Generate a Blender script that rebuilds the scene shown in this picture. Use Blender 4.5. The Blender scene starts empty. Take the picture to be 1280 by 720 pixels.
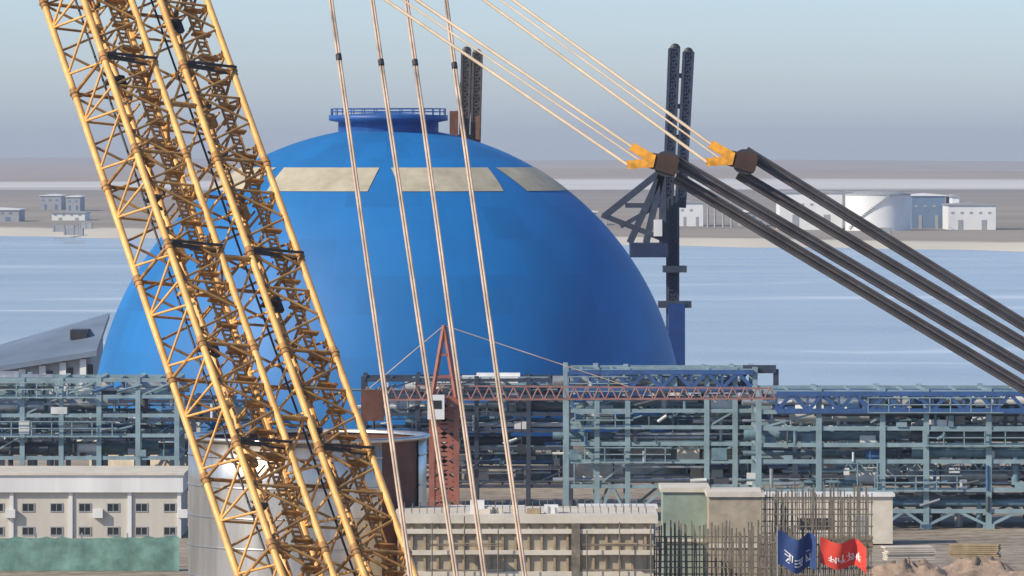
import bpy, math, random
from mathutils import Vector, Matrix
R = math.radians
random.seed(7)
sc = bpy.context.scene
col = sc.collection

# ------------------------------------------------------------------ camera, sky, sun, exposure
F, HY, CH = 2460.0, 303.0, 27.4          # focal length in px of a 1280 wide frame, horizon row, camera height
cd = bpy.data.cameras.new('camera'); cam = bpy.data.objects.new('camera', cd); col.objects.link(cam)
cam.location = (0, 0, CH); cam.rotation_euler = (R(90), 0, 0)
ZOOM = 2.95                                # the sharp picture (404 x 261 px) fills the frame
cd.sensor_width = 36; cd.lens = 36 * F * ZOOM / 1280
cd.shift_y = -(360 - HY) * ZOOM / 1280
cd.clip_start = 1; cd.clip_end = 80000
sc.camera = cam
SUN_AZ, SUN_EL = 60, 34                   # degrees left of straight behind the camera, elevation
w = bpy.data.worlds.new('World'); sc.world = w; w.use_nodes = True
nt = w.node_tree; bg = nt.nodes['Background']
sky = nt.nodes.new('ShaderNodeTexSky'); sky.sky_type = 'NISHITA'; sky.sun_disc = False
sky.sun_elevation = R(SUN_EL); sky.sun_rotation = R(180 + SUN_AZ)
sky.air_density = 1.0; sky.dust_density = 0.6; sky.ozone_density = 4.6
tint = nt.nodes.new('ShaderNodeMixRGB'); tint.blend_type = 'MULTIPLY'; tint.inputs[0].default_value = 1
tcw = nt.nodes.new('ShaderNodeTexCoord'); sx = nt.nodes.new('ShaderNodeSeparateXYZ'); nt.links.new(tcw.outputs['Generated'], sx.inputs[0])
rw = nt.nodes.new('ShaderNodeValToRGB'); ew = rw.color_ramp.elements; nt.links.new(sx.outputs[2], rw.inputs[0])
ew[0].position = 0.0; ew[0].color = (0.98, 1.05, 1.29, 1); ew[1].position = 0.5; ew[1].color = (1, 1, 1, 1)
k = ew.new(0.05); k.color = (0.87, 1.01, 1.30, 1)
nt.links.new(sky.outputs[0], tint.inputs[1]); nt.links.new(rw.outputs[0], tint.inputs[2]); nt.links.new(tint.outputs[0], bg.inputs[0]); bg.inputs[1].default_value = 0.15
sl = bpy.data.lights.new('sun', 'SUN'); sun = bpy.data.objects.new('sun', sl); col.objects.link(sun)
sl.energy = 5.0; sl.angle = R(0.5); sl.color = (1, 0.89, 0.73)
sd = Vector((-math.sin(R(SUN_AZ)) * math.cos(R(SUN_EL)), -math.cos(R(SUN_AZ)) * math.cos(R(SUN_EL)), math.sin(R(SUN_EL))))
sun.rotation_euler = sd.to_track_quat('Z', 'Y').to_euler()
sc.view_settings.view_transform = 'Standard'; sc.view_settings.look = 'None'
sc.view_settings.exposure = 0.0; sc.view_settings.gamma = 1
sc.view_settings.use_curve_mapping = False

# ------------------------------------------------------------------ helpers
def at(x, y, d): return Vector(((x - 640) * d / F, d, CH - (y - HY) * d / F))
def X(x, d): return (x - 640) * d / F
def Z(y, d): return CH - (y - HY) * d / F
def GD(y): return CH * F / (y - HY)       # distance at which the ground shows on row y

def mat(name, c, rough=0.6, metal=0.0, var=0.25, scale=1.5, c2=None, bump=0.0, streak=False, spec=0.5):
    m = bpy.data.materials.new(name); m.use_nodes = True
    t = m.node_tree; N = t.nodes; L = t.links; b = N['Principled BSDF']
    b.inputs['Roughness'].default_value = rough; b.inputs['Metallic'].default_value = metal
    b.inputs['Specular IOR Level'].default_value = spec
    tc = N.new('ShaderNodeTexCoord'); mp = N.new('ShaderNodeMapping'); L.new(tc.outputs['Object'], mp.inputs[0])
    if streak: mp.inputs['Scale'].default_value = (1, 1, 0.12)
    n = N.new('ShaderNodeTexNoise'); n.inputs['Scale'].default_value = scale; n.inputs['Detail'].default_value = 6
    n.inputs['Roughness'].default_value = 0.65; L.new(mp.outputs[0], n.inputs['Vector'])
    r = N.new('ShaderNodeValToRGB'); r.color_ramp.elements[0].position = 0.32; r.color_ramp.elements[1].position = 0.68
    lo = c2 if c2 else tuple(v * (1 - var) for v in c)
    r.color_ramp.elements[0].color = (*lo, 1); r.color_ramp.elements[1].color = (*[min(1, v * (1 + var * 0.4)) for v in c], 1)
    L.new(n.outputs[0], r.inputs[0]); L.new(r.outputs[0], b.inputs['Base Color'])
    if bump:
        bp = N.new('ShaderNodeBump'); bp.inputs['Strength'].default_value = bump; bp.inputs['Distance'].default_value = 0.1
        L.new(n.outputs[0], bp.inputs['Height']); L.new(bp.outputs[0], b.inputs['Normal'])
    return m

class MB:
    def __init__(s): s.v = []; s.f = []; s.sm = []
    def add(s, vs, fs, smooth=False):
        o = len(s.v); s.v += [Vector(p) for p in vs]
        for f in fs: s.f.append([i + o for i in f]); s.sm.append(smooth)
        return s
    def box(s, x0, x1, y0, y1, z0, z1, rz=0, piv=None):
        vs = [(x, y, z) for z in (z0, z1) for x, y in ((x0, y0), (x1, y0), (x1, y1), (x0, y1))]
        if rz:
            c = Vector(piv) if piv else Vector(((x0 + x1) / 2, (y0 + y1) / 2, 0)); c.z = 0
            M = Matrix.Rotation(rz, 3, 'Z'); vs = [M @ (Vector(p) - c) + c for p in vs]
        return s.add(vs, [(3, 2, 1, 0), (4, 5, 6, 7), (0, 1, 5, 4), (1, 2, 6, 5), (2, 3, 7, 6), (3, 0, 4, 7)])
    def obox(s, M, x0, x1, y0, y1, z0, z1):          # box in a local frame
        vs = [M @ Vector((x, y, z)) for z in (z0, z1) for x, y in ((x0, y0), (x1, y0), (x1, y1), (x0, y1))]
        return s.add(vs, [(3, 2, 1, 0), (4, 5, 6, 7), (0, 1, 5, 4), (1, 2, 6, 5), (2, 3, 7, 6), (3, 0, 4, 7)])
    def bar(s, p, q, r, n=4, r2=None):
        p = Vector(p); q = Vector(q); a = q - p
        if a.length < 1e-6: return s
        a.normalize(); u = a.cross(Vector((0, 0, 1)))
        if u.length < 0.05: u = a.cross(Vector((0, 1, 0)))
        u.normalize(); w_ = a.cross(u); r2 = r if r2 is None else r2
        k = 1.41 if n == 4 else 1
        vs = []
        for c, rr in ((p, r), (q, r2)):
            for i in range(n):
                t = 2 * math.pi * (i + 0.5) / n; vs.append(c + (u * math.cos(t) + w_ * math.sin(t)) * rr * k)
        fs = [(i, (i + 1) % n, n + (i + 1) % n, n + i) for i in range(n)]
        s.add(vs, fs, n > 4); s.add(vs[:n][::-1] + vs[n:], [tuple(range(n)), tuple(range(n, 2 * n))])
        return s
    def path(s, pts, r, n=6):
        for a, b in zip(pts, pts[1:]): s.bar(a, b, r, n)
        return s
    def lathe(s, c, prof, n=48, a0=0, a1=2 * math.pi):
        full = abs(a1 - a0 - 2 * math.pi) < 1e-6; k = n if full else n + 1
        vs = [(c[0] + r * math.cos(a0 + (a1 - a0) * i / n), c[1] + r * math.sin(a0 + (a1 - a0) * i / n), c[2] + z) for r, z in prof for i in range(k)]
        fs = []
        for j in range(len(prof) - 1):
            for i in range(n):
                i2 = (i + 1) % k
                fs.append((j * k + i, j * k + i2, (j + 1) * k + i2, (j + 1) * k + i))
        return s.add(vs, fs, True)
    def prism(s, poly, d0, d1):                      # poly in (x,z), extruded along y
        n = len(poly)
        vs = [(x, d0, z) for x, z in poly] + [(x, d1, z) for x, z in poly]
        return s.add(vs, [tuple(range(n)), tuple(range(2 * n - 1, n - 1, -1))] + [(i + n, (i + 1) % n + n, (i + 1) % n, i) for i in range(n)])
    def build(s, name, m, parent=None):
        me = bpy.data.meshes.new(name); org = Vector((0, 0, 0)); p = parent
        while p is not None: org += p.location; p = p.parent
        vs = s.v; o = bpy.data.objects.new(name, me)
        if parent is None and vs:
            xs = [v.x for v in vs]; ys = [v.y for v in vs]; zs = [v.z for v in vs]
            org = Vector(((min(xs) + max(xs)) / 2, (min(ys) + max(ys)) / 2, min(zs))); o.location = org
        me.from_pydata([tuple(v - org) for v in vs], [], s.f)
        me.polygons.foreach_set('use_smooth', s.sm)
        me.materials.append(m); me.update(); col.objects.link(o)
        if parent is not None: o.parent = parent
        return o

def tag(o, label, cat, group=None):
    o['label'] = label; o['category'] = cat
    if group: o['group'] = group
    return o
def thing(name, label, cat, loc=(0, 0, 0), group=None):
    o = bpy.data.objects.new(name, None); o.location = loc; o.empty_display_size = 0.5; col.objects.link(o)
    return tag(o, label, cat, group)
def structure(o): o['kind'] = 'structure'; return o

# ------------------------------------------------------------------ materials
M = {}
M['yellow'] = mat('crane_yellow_paint', (0.80, 0.46, 0.14), 0.45, var=0.25, scale=0.8, c2=(0.60, 0.30, 0.075))
M['lace'] = mat('shaded_lacing_paint', (0.50, 0.28, 0.08), 0.6, var=0.5, scale=0.5, c2=(0.22, 0.11, 0.04))  # crane yellow darkened: shade on the lacing put into its colour
M['gusset'] = mat('dark_gusset_plate', (0.16, 0.075, 0.03), 0.6, var=0.6, scale=1.0)
M['orange'] = mat('crane_orange_brown', (0.46, 0.23, 0.065), 0.6, var=0.6, scale=2)
M['black'] = mat('black_steel', (0.03, 0.03, 0.034), 0.5, var=0.4)
M['rustbrown'] = mat('brown_primer', (0.17, 0.085, 0.05), 0.75, var=0.4)
M['slatebrown'] = mat('brown_grey_steel', (0.085, 0.07, 0.065), 0.6, var=0.4)
M['pendant'] = mat('cream_pendant_rope', (0.72, 0.57, 0.40), 0.6, var=0.25, scale=0.7)
M['rope_pale'] = mat('tan_wire_rope', (0.58, 0.43, 0.31), 0.6, var=0.35, scale=0.7)
M['rope_dark'] = mat('greased_wire_rope', (0.10, 0.09, 0.09), 0.5, var=0.4, scale=0.9)
M['dome'] = mat('blue_dome_paint', (0.005, 0.150, 0.41), 0.58, var=0.16, scale=0.12, streak=True)
M['domecap'] = mat('blue_cap_paint', (0.01, 0.085, 0.30), 0.5, var=0.3)
M['deepblue'] = mat('deep_blue_paint', (0.008, 0.05, 0.20), 0.55, var=0.25)
M['patch'] = mat('beige_patch_paint', (0.47, 0.41, 0.29), 0.8, var=0.25, scale=0.5)
M['steel'] = mat('grey_green_steel', (0.245, 0.34, 0.365), 0.55, var=0.3, scale=0.6)
M['bluesteel'] = mat('blue_truss_steel', (0.04, 0.10, 0.25), 0.5, var=0.3)
M['slate'] = mat('dark_slate_steel', (0.045, 0.055, 0.08), 0.5, var=0.35)
M['bracketblue'] = mat('dark_blue_steel', (0.02, 0.035, 0.09), 0.5, var=0.35)
M['white'] = mat('white_paint', (0.72, 0.71, 0.68), 0.6, var=0.2, scale=0.4, streak=True)
M['cream'] = mat('cream_wall', (0.55, 0.51, 0.43), 0.8, var=0.15, scale=0.5, streak=True)
M['glass'] = mat('dark_window_glass', (0.03, 0.035, 0.04), 0.15, var=0.2)
M['green'] = mat('green_netting', (0.17, 0.31, 0.26), 0.9, var=0.45, scale=0.9)
M['greengrey'] = mat('green_grey_board', (0.27, 0.33, 0.27), 0.85, var=0.3, scale=0.6)
M['stain'] = mat('stainless_steel', (0.62, 0.57, 0.51), 0.36, metal=0.9, var=0.35, scale=0.8, streak=True)
M['rust'] = mat('rusty_primer', (0.13, 0.05, 0.03), 0.8, var=0.5, scale=0.6)
M['fork'] = mat('orange_yellow_paint', (0.82, 0.36, 0.03), 0.5, var=0.45, scale=2.5)
M['blockbrown'] = mat('dark_brown_steel', (0.05, 0.022, 0.012), 0.6, var=0.5, scale=1.5)
M['jib'] = mat('faded_red_paint', (0.30, 0.15, 0.125), 0.6, var=0.3)
M['red'] = mat('red_oxide_paint', (0.33, 0.115, 0.075), 0.55, var=0.35, scale=0.8)
M['conc'] = mat('formwork_concrete', (0.42, 0.355, 0.26), 0.85, var=0.35, scale=0.7, bump=0.3)
M['conc_l'] = mat('pale_concrete', (0.62, 0.56, 0.46), 0.85, var=0.2, scale=0.7)
M['rebar'] = mat('rebar_steel', (0.20, 0.17, 0.13), 0.8, var=0.5, scale=1.5)
M['roof'] = mat('blue_grey_roof', (0.16, 0.205, 0.265), 0.6, var=0.25, scale=0.15)
M['pipe_w'] = mat('white_pipe_insulation', (0.62, 0.62, 0.60), 0.5, var=0.25)
M['pipe_s'] = mat('silver_pipe_cladding', (0.45, 0.46, 0.47), 0.4, metal=0.6, var=0.3)
M['pipe_d'] = mat('dark_pipe', (0.07, 0.08, 0.09), 0.6, var=0.3)
M['pipe_t'] = mat('teal_grey_pipe', (0.15, 0.24, 0.28), 0.5, var=0.35)
M['pipe_b'] = mat('blue_pipe', (0.05, 0.13, 0.28), 0.5, var=0.3)
M['flagblue'] = mat('navy_flag_cloth', (0.02, 0.05, 0.17), 0.85, var=0.2, scale=2)
M['flagred'] = mat('red_flag_cloth', (0.62, 0.05, 0.03), 0.85, var=0.2, scale=2)
M['soil'] = mat('brown_soil', (0.36, 0.265, 0.195), 0.95, var=0.5, scale=0.9, bump=0.8)
M['tyre'] = mat('tyre_rubber', (0.025, 0.025, 0.025), 0.9, var=0.3)
M['plywood'] = mat('plywood_boards', (0.36, 0.27, 0.16), 0.8, var=0.35, scale=1.2)
M['farblue'] = mat('blue_grey_cladding', (0.13, 0.20, 0.30), 0.6, var=0.2, scale=0.1)
M['farwhite'] = mat('white_cladding', (0.74, 0.74, 0.72), 0.6, var=0.12, scale=0.08)
M['fargrey'] = mat('grey_cladding', (0.33, 0.34, 0.35), 0.7, var=0.2, scale=0.08)
M['rock'] = mat('revetment_rock', (0.25, 0.24, 0.22), 0.9, var=0.5, scale=0.4, bump=1.0)

t = M['dome'].node_tree; b = t.nodes['Principled BSDF']; src = b.inputs['Base Color'].links[0].from_socket
an = t.nodes.new('ShaderNodeAttribute'); an.attribute_name = 'tone'; mm = t.nodes.new('ShaderNodeVectorMath'); mm.operation = 'SCALE'
t.links.new(src, mm.inputs[0]); t.links.new(an.outputs['Fac'], mm.inputs['Scale']); t.links.new(mm.outputs[0], b.inputs['Base Color'])

# site ground: compacted sand with wheel tracks
def ground_mat():
    m = mat('compacted_site_ground', (0.40, 0.33, 0.25), 0.95, var=0.35, scale=0.05)
    t = m.node_tree; N = t.nodes; L = t.links; b = N['Principled BSDF']; base = b.inputs['Base Color'].links[0].from_socket
    tc = N.new('ShaderNodeTexCoord'); n2 = N.new('ShaderNodeTexNoise'); n2.inputs['Scale'].default_value = 0.9; n2.inputs['Detail'].default_value = 8
    L.new(tc.outputs['Object'], n2.inputs['Vector'])
    wv = N.new('ShaderNodeTexWave'); wv.inputs['Scale'].default_value = 0.11; wv.inputs['Distortion'].default_value = 9; wv.inputs['Detail'].default_value = 3
    wv.inputs['Detail Scale'].default_value = 0.6
    mp = N.new('ShaderNodeMapping'); mp.inputs['Rotation'].default_value = (0, 0, 1.1); L.new(tc.outputs['Object'], mp.inputs[0]); L.new(mp.outputs[0], wv.inputs[0])
    r = N.new('ShaderNodeValToRGB'); r.color_ramp.elements[0].position = 0.0; r.color_ramp.elements[0].color = (0.68, 0.66, 0.62, 1)
    r.color_ramp.elements[1].position = 0.3; r.color_ramp.elements[1].color = (1, 1, 1, 1); L.new(wv.outputs[0], r.inputs[0])
    r2 = N.new('ShaderNodeValToRGB'); r2.color_ramp.elements[0].position = 0.35; r2.color_ramp.elements[0].color = (0.6, 0.58, 0.55, 1)
    r2.color_ramp.elements[1].position = 0.6; r2.color_ramp.elements[1].color = (1.0, 1.0, 1.0, 1); L.new(n2.outputs[0], r2.inputs[0])
    m1 = N.new('ShaderNodeMixRGB'); m1.blend_type = 'MULTIPLY'; m1.inputs[0].default_value = 0.8; L.new(base, m1.inputs[1]); L.new(r.outputs[0], m1.inputs[2])
    m2 = N.new('ShaderNodeMixRGB'); m2.blend_type = 'MULTIPLY'; m2.inputs[0].default_value = 1; L.new(m1.outputs[0], m2.inputs[1]); L.new(r2.outputs[0], m2.inputs[2])
    L.new(m2.outputs[0], b.inputs['Base Color'])
    bp = N.new('ShaderNodeBump'); bp.inputs['Strength'].default_value = 0.6; bp.inputs['Distance'].default_value = 0.25; L.new(n2.outputs[0], bp.inputs['Height']); L.new(bp.outputs[0], b.inputs['Normal'])
    return m

def sea_mat():
    m = bpy.data.materials.new('sea_water'); m.use_nodes = True
    t = m.node_tree; N = t.nodes; L = t.links; b = N['Principled BSDF']
    b.inputs['Roughness'].default_value = 0.22; b.inputs['IOR'].default_value = 1.33
    tc = N.new('ShaderNodeTexCoord')
    mp = N.new('ShaderNodeMapping'); mp.inputs['Scale'].default_value = (0.006, 0.012, 1); L.new(tc.outputs['Object'], mp.inputs[0])
    n = N.new('ShaderNodeTexNoise'); n.inputs['Scale'].default_value = 1; n.inputs['Detail'].default_value = 5; n.inputs['Distortion'].default_value = 1.6; L.new(mp.outputs[0], n.inputs[0])
    r = N.new('ShaderNodeValToRGB'); e = r.color_ramp.elements
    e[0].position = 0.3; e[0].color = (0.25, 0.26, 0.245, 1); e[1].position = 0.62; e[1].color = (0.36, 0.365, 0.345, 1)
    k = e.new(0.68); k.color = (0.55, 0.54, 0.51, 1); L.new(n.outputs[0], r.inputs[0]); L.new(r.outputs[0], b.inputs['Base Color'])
    mp2 = N.new('ShaderNodeMapping'); mp2.inputs['Scale'].default_value = (0.12, 0.3, 1); L.new(tc.outputs['Object'], mp2.inputs[0])
    n2 = N.new('ShaderNodeTexNoise'); n2.inputs['Detail'].default_value = 4; n2.inputs['Scale'].default_value = 1; L.new(mp2.outputs[0], n2.inputs[0])
    bp = N.new('ShaderNodeBump'); bp.inputs['Strength'].default_value = 0.3; bp.inputs['Distance'].default_value = 0.7
    L.new(n2.outputs[0], bp.inputs['Height']); L.new(bp.outputs[0], b.inputs['Normal'])
    return m

def land_mat():
    m = bpy.data.materials.new('far_shore_land'); m.use_nodes = True
    t = m.node_tree; N = t.nodes; L = t.links; b = N['Principled BSDF']; b.inputs['Roughness'].default_value = 1
    b.inputs['Specular IOR Level'].default_value = 0.1
    g = N.new('ShaderNodeNewGeometry'); sp = N.new('ShaderNodeSeparateXYZ'); L.new(g.outputs['Position'], sp.inputs[0])
    mp = N.new('ShaderNodeMapping'); mp.inputs['Scale'].default_value = (0.0016, 0.005, 1); L.new(g.outputs['Position'], mp.inputs[0])
    n = N.new('ShaderNodeTexNoise'); n.inputs['Detail'].default_value = 5; n.inputs['Scale'].default_value = 1; L.new(mp.outputs[0], n.inputs[0])
    # q = (distance with a wobble)/10000
    a = N.new('ShaderNodeMath'); a.operation = 'MULTIPLY_ADD'; a.inputs[1].default_value = 700; L.new(n.outputs[0], a.inputs[0]); L.new(sp.outputs[1], a.inputs[2])
    dv = N.new('ShaderNodeMath'); dv.operation = 'MULTIPLY'; dv.inputs[1].default_value = 1e-4; L.new(a.outputs[0], dv.inputs[0])
    r = N.new('ShaderNodeValToRGB'); e = r.color_ramp.elements
    stops = [(0.0, (0.30, 0.26, 0.215)), (0.40, (0.33, 0.285, 0.235)), (0.485, (0.26, 0.23, 0.20)), (0.505, (0.70, 0.67, 0.62)), (0.59, (0.70, 0.67, 0.62)), (0.62, (0.38, 0.31, 0.24)), (1.0, (0.42, 0.34, 0.27))]
    e[0].position, e[0].color = stops[0][0], (*stops[0][1], 1); e[1].position, e[1].color = stops[-1][0], (*stops[-1][1], 1)
    for p, c in stops[1:-1]: k = e.new(p); k.color = (*c, 1)
    L.new(dv.outputs[0], r.inputs[0])
    mx = N.new('ShaderNodeMixRGB'); mx.blend_type = 'MULTIPLY'; mx.inputs[0].default_value = 0.5; L.new(r.outputs[0], mx.inputs[1])
    r2 = N.new('ShaderNodeValToRGB'); r2.color_ramp.elements[0].position = 0.3; r2.color_ramp.elements[0].color = (0.5, 0.5, 0.5, 1); r2.color_ramp.elements[1].position = 0.65
    L.new(n.outputs[0], r2.inputs[0]); L.new(r2.outputs[0], mx.inputs[2])
    cl = N.new('ShaderNodeClamp'); cl.inputs[1].default_value = -300; cl.inputs[2].default_value = 300; L.new(sp.outputs[0], cl.inputs[0])
    q = N.new('ShaderNodeMath'); L.new(sp.outputs[1], q.inputs[0]); L.new(cl.outputs[0], q.inputs[1])
    n3 = N.new('ShaderNodeTexNoise'); n3.inputs['Scale'].default_value = 0.03; n3.inputs['Detail'].default_value = 5; L.new(g.outputs['Position'], n3.inputs[0])
    q2 = N.new('ShaderNodeMath'); q2.operation = 'MULTIPLY_ADD'; q2.inputs[1].default_value = 90; L.new(n3.outputs[0], q2.inputs[0]); L.new(q.outputs[0], q2.inputs[2])
    mr = N.new('ShaderNodeMapRange'); mr.inputs['From Min'].default_value = 2092; mr.inputs['From Max'].default_value = 2072; L.new(q2.outputs[0], mr.inputs[0])
    mb_ = N.new('ShaderNodeMixRGB'); mb_.inputs[2].default_value = (0.56, 0.51, 0.42, 1); L.new(mr.outputs[0], mb_.inputs[0]); L.new(mx.outputs[0], mb_.inputs[1]); L.new(mb_.outputs[0], b.inputs['Base Color'])
    return m

# ------------------------------------------------------------------ setting: ground, sea, far land, haze
SEA = -3.0
b = MB()
nx, ny = 120, 60
gx = [-420 + 840 * i / nx for i in range(nx + 1)]; gy = [-60 + 700 * j / ny for j in range(ny + 1)]
b.add([(x, y, 0) for y in gy for x in gx], [(j * (nx + 1) + i, j * (nx + 1) + i + 1, (j + 1) * (nx + 1) + i + 1, (j + 1) * (nx + 1) + i) for j in range(ny) for i in range(nx) if not (gx[i] > 62 and gy[j] > 266)])
structure(b.build('ground', ground_mat()))
b = MB(); pts = []
for i in range(70):
    x = -420 + 7 * i; r1 = random.uniform(-1, 1)
    pts.append([(x, 640, 0.02), (x, 643 + r1, -1.2 + random.uniform(-.4, .4)), (x, 648 + r1, -2.6 + random.uniform(-.4, .4)), (x, 655, -5)])
vs = [p for q in pts for p in q]
b.add(vs, [(i * 4 + j, (i + 1) * 4 + j, (i + 1) * 4 + j + 1, i * 4 + j + 1) for i in range(69) for j in range(3)])
b.add([(63, 268, 0.02), (63, 641, 0.02), (69, 648, -5), (69, 262, -5)], [(0, 1, 2, 3)]); b.add([(63, 266.7, 0.02), (420, 266.7, 0.02), (420, 273, -5), (63, 273, -5)], [(0, 1, 2, 3)])
b.add([(-420, -60, 0), (-420, 640, 0), (-440, 640, -5), (-440, -60, -5)], [(0, 1, 2, 3)])
b.add([(420, 268, 0), (420, -60, 0), (440, -60, -5), (440, 268, -5)], [(0, 1, 2, 3)])
structure(b.build('shore_bank', M['rock']))
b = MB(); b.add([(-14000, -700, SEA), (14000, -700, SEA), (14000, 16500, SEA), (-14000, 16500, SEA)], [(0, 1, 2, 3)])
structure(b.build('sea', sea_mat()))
b = MB(); nx = 240; fx = lambda t_: math.copysign(900 * abs(t_) + 7100 * abs(t_) ** 5, t_); rows = [1945, 1975, 2090, 2700, 3500, 5000, 7000, 10000, 13000, 16000]
vs = []
for j, y in enumerate(rows):
    for i in range(nx + 1):
        x = fx(2 * i / nx - 1)
        wob = 20 * math.sin(x * 0.02) + 12 * math.sin(x * 0.053 + 1) + 9 * math.sin(x * 0.14) - max(-300, min(300, x)) * (1, 1, .7)[j] if j < 3 else 0
        z = SEA - 0.6 if j == 0 else (-1.6 if j == 1 else -0.8)
        if y > 6000: z = 2 + 5 * math.sin(x * 0.0011 + y) + 3 * math.sin(x * 0.0037 + 2 * y)
        if y > 12000: z += 6
        vs.append((x, y + wob, z))
b.add(vs, [(j * (nx + 1) + i, j * (nx + 1) + i + 1, (j + 1) * (nx + 1) + i + 1, (j + 1) * (nx + 1) + i) for j in range(len(rows) - 1) for i in range(nx)], True)
structure(b.build('far_land', land_mat()))
hz = MB(); hz.box(-15000, 15000, -800, 17000, SEA - 2.5 - 2, 100)
hm = bpy.data.materials.new('haze_air'); hm.use_nodes = True; t = hm.node_tree
for n in list(t.nodes):
    if n.type == 'BSDF_PRINCIPLED': t.nodes.remove(n)
pv = t.nodes.new('ShaderNodeVolumePrincipled'); pv.inputs['Color'].default_value = (0.80, 0.84, 0.92, 1); pv.inputs['Density'].default_value = 0.00008
pv.inputs['Anisotropy'].default_value = 0.2
t.links.new(pv.outputs[0], [n for n in t.nodes if n.type == 'OUTPUT_MATERIAL'][0].inputs['Volume'])
o = hz.build('haze', hm); o['kind'] = 'stuff'

# ------------------------------------------------------------------ far shore buildings
def shed(x0, x1, ytop, ybase, label, m, group=None, gable=0.0, depth=30):
    d = 30.0 * 0.945 * F / (ybase - HY); z0 = -1.0; z1 = Z(ytop, d); t_ = thing('warehouse', label, 'warehouse', (X((x0 + x1) / 2, d), d, z0), group)
    a, c = X(x0, d), X(x1, d)
    mb = MB(); mb.box(a, c, d, d + depth, z0, z1); mb.build('wall', m, t_)
    mb = MB(); g = max(gable, 0.6); mb.prism([(a - .5, z1 + .003), (c + .5, z1 + .003), (c + .5, z1 + .3), ((a + c) / 2, z1 + .3 + g), (a - .5, z1 + .3)], d - .5, d + depth + .5); mb.build('roof', M['farwhite'] if m is not M['farwhite'] else M['fargrey'], t_)
    wdt = (c - a)
    zb = z0 + (z1 - z0) * .66
    for q in range(int(wdt / 3.4)): mb = MB(); mb.box(a + 1 + 3.4 * q, a + 2.1 + 3.4 * q, d - .1, d - .003, zb, zb + .8); mb.build('window', M['fargrey'] if m is not M['fargrey'] else M['farblue'], t_)
    for q in (0.2, 0.7): mb = MB(); mb.box(a + wdt * q, a + wdt * (q + .1), d - .15, d + .1, z0, z0 + (z1 - z0) * .42); mb.build('door', M['fargrey'] if m is not M['fargrey'] else M['farblue'], t_)
    return t_
def tank(xc, rp, ytop, ybase, label, group=None):
    d = 28.4 * F / (ybase - HY); r = rp * d / F; z1 = Z(ytop, d); t_ = thing('storage_tank', label, 'tank', (X(xc, d), d, -1), group)
    mb = MB(); mb.lathe((X(xc, d), d, -1), [(r, 0), (r, z1 + 1 - 0.8)], 40); mb.build('shell', M['farwhite'], t_)
    mb = MB(); mb.lathe((X(xc, d), d, z1 - 0.8), [(r + .2, -.2), (r + .2, 0.1), (r * .6, 1.1), (0.01, 1.6)], 40); mb.build('roof', M['fargrey'], t_)
    mb = MB(); cx = X(xc, d)
    for q in range(24):
        a = R(-150 + 3.4 * q); z = (z1 - .2) * q / 24; mb.box(cx + (r + .5) * math.cos(a) - .45, cx + (r + .5) * math.cos(a) + .45, d + (r + .5) * math.sin(a) - .4, d + (r + .5) * math.sin(a) + .4, z, z + .25)
    mb.build('stair', M['fargrey'], t_)
    mb = MB(); rg = [(cx + r * math.cos(2 * math.pi * q / 30), d + r * math.sin(2 * math.pi * q / 30)) for q in range(31)]
    for p, q in zip(rg, rg[1:]): mb.bar((*p, z1 + .5), (*q, z1 + .5), .08); mb.bar((*p, z1 - .7), (*p, z1 + .5), .06)
    mb.build('railing', M['fargrey'], t_)
    return t_
rs = random.Random(12)
for i in range(16):
    x = rs.choice([rs.uniform(440, 470), rs.uniform(650, 700), rs.uniform(735, 842), rs.uniform(760, 842)]); d = 30 * .945 * F / (rs.uniform(330, 337.5) - HY); L = rs.uniform(2, 5); mb = MB(); mb.box(X(x, d) - L, X(x, d) + L, d, d + 2.5, -1, 1.4)
    for q in (-.9, 0, .9): mb.box(X(x, d) + L * q - .1, X(x, d) + L * q + .1, d - .15, d - .003, -1, 1.45)
    tag(mb.build('shore_container', M['fargrey']), 'small grey container lying loose on the far shore flat', 'container', 'loose containers on the far shore')
SH = 'industrial buildings on the far shore'
shed(710.5, 721, 324, 334, 'small white shed on far shore just right of the right mast', M['farwhite'], SH)
shed(753.5, 780, 319.7, 335.5, 'wide white warehouse on far shore directly left of white tank', M['farwhite'], SH, .5)
shed(412, 431, 327, 332, 'pale grey shed at the far left end of the far shore', M['fargrey'], SH)
tank(795, 13.8, 319.5, 335.8, 'large round white storage tank on the far shore')
shed(809.5, 823.5, 321, 335, 'blue grey block directly right of white tank on far shore', M['farblue'], SH)
shed(825, 845, 325, 335.5, 'white low building on far shore right beside blue block', M['farwhite'], SH, .8)
shed(826.5, 829.5, 321.5, 335.2, 'slim white tower house at left end of the rightmost white building', M['farwhite'], SH)
shed(445, 459, 328.3, 331.5, 'low white shed on far shore seen left of the crane boom', M['farwhite'], SH)
shed(440, 449, 321, 327, 'grey shed behind the low white shed across the water', M['fargrey'], SH)
shed(451, 457, 321.5, 327.5, 'smaller grey shed beside the grey one across the water', M['fargrey'], SH)
shed(661, 676, 328, 333.5, 'low grey shed on far shore just right of the dome', M['fargrey'], SH)
shed(737, 748, 328, 334, 'low grey shed on far shore under the dark ropes', M['fargrey'], SH)
for i, x in enumerate((723, 726, 729.5, 733)):
    d = 30.0 * .945 * F / (334.5 - HY); mb = MB(); mb.bar((X(x, d), d, -1), (X(x, d), d, 9.5), .5, 6, .3); mb.bar((X(x, d) - 2, d, 7.5), (X(x, d) + 2, d, 7.5), .3)
    tag(mb.build('utility_pole', M['fargrey']), 'thin pole in a row right of the small white far shed', 'pole', 'utility poles on the far shore')

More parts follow.
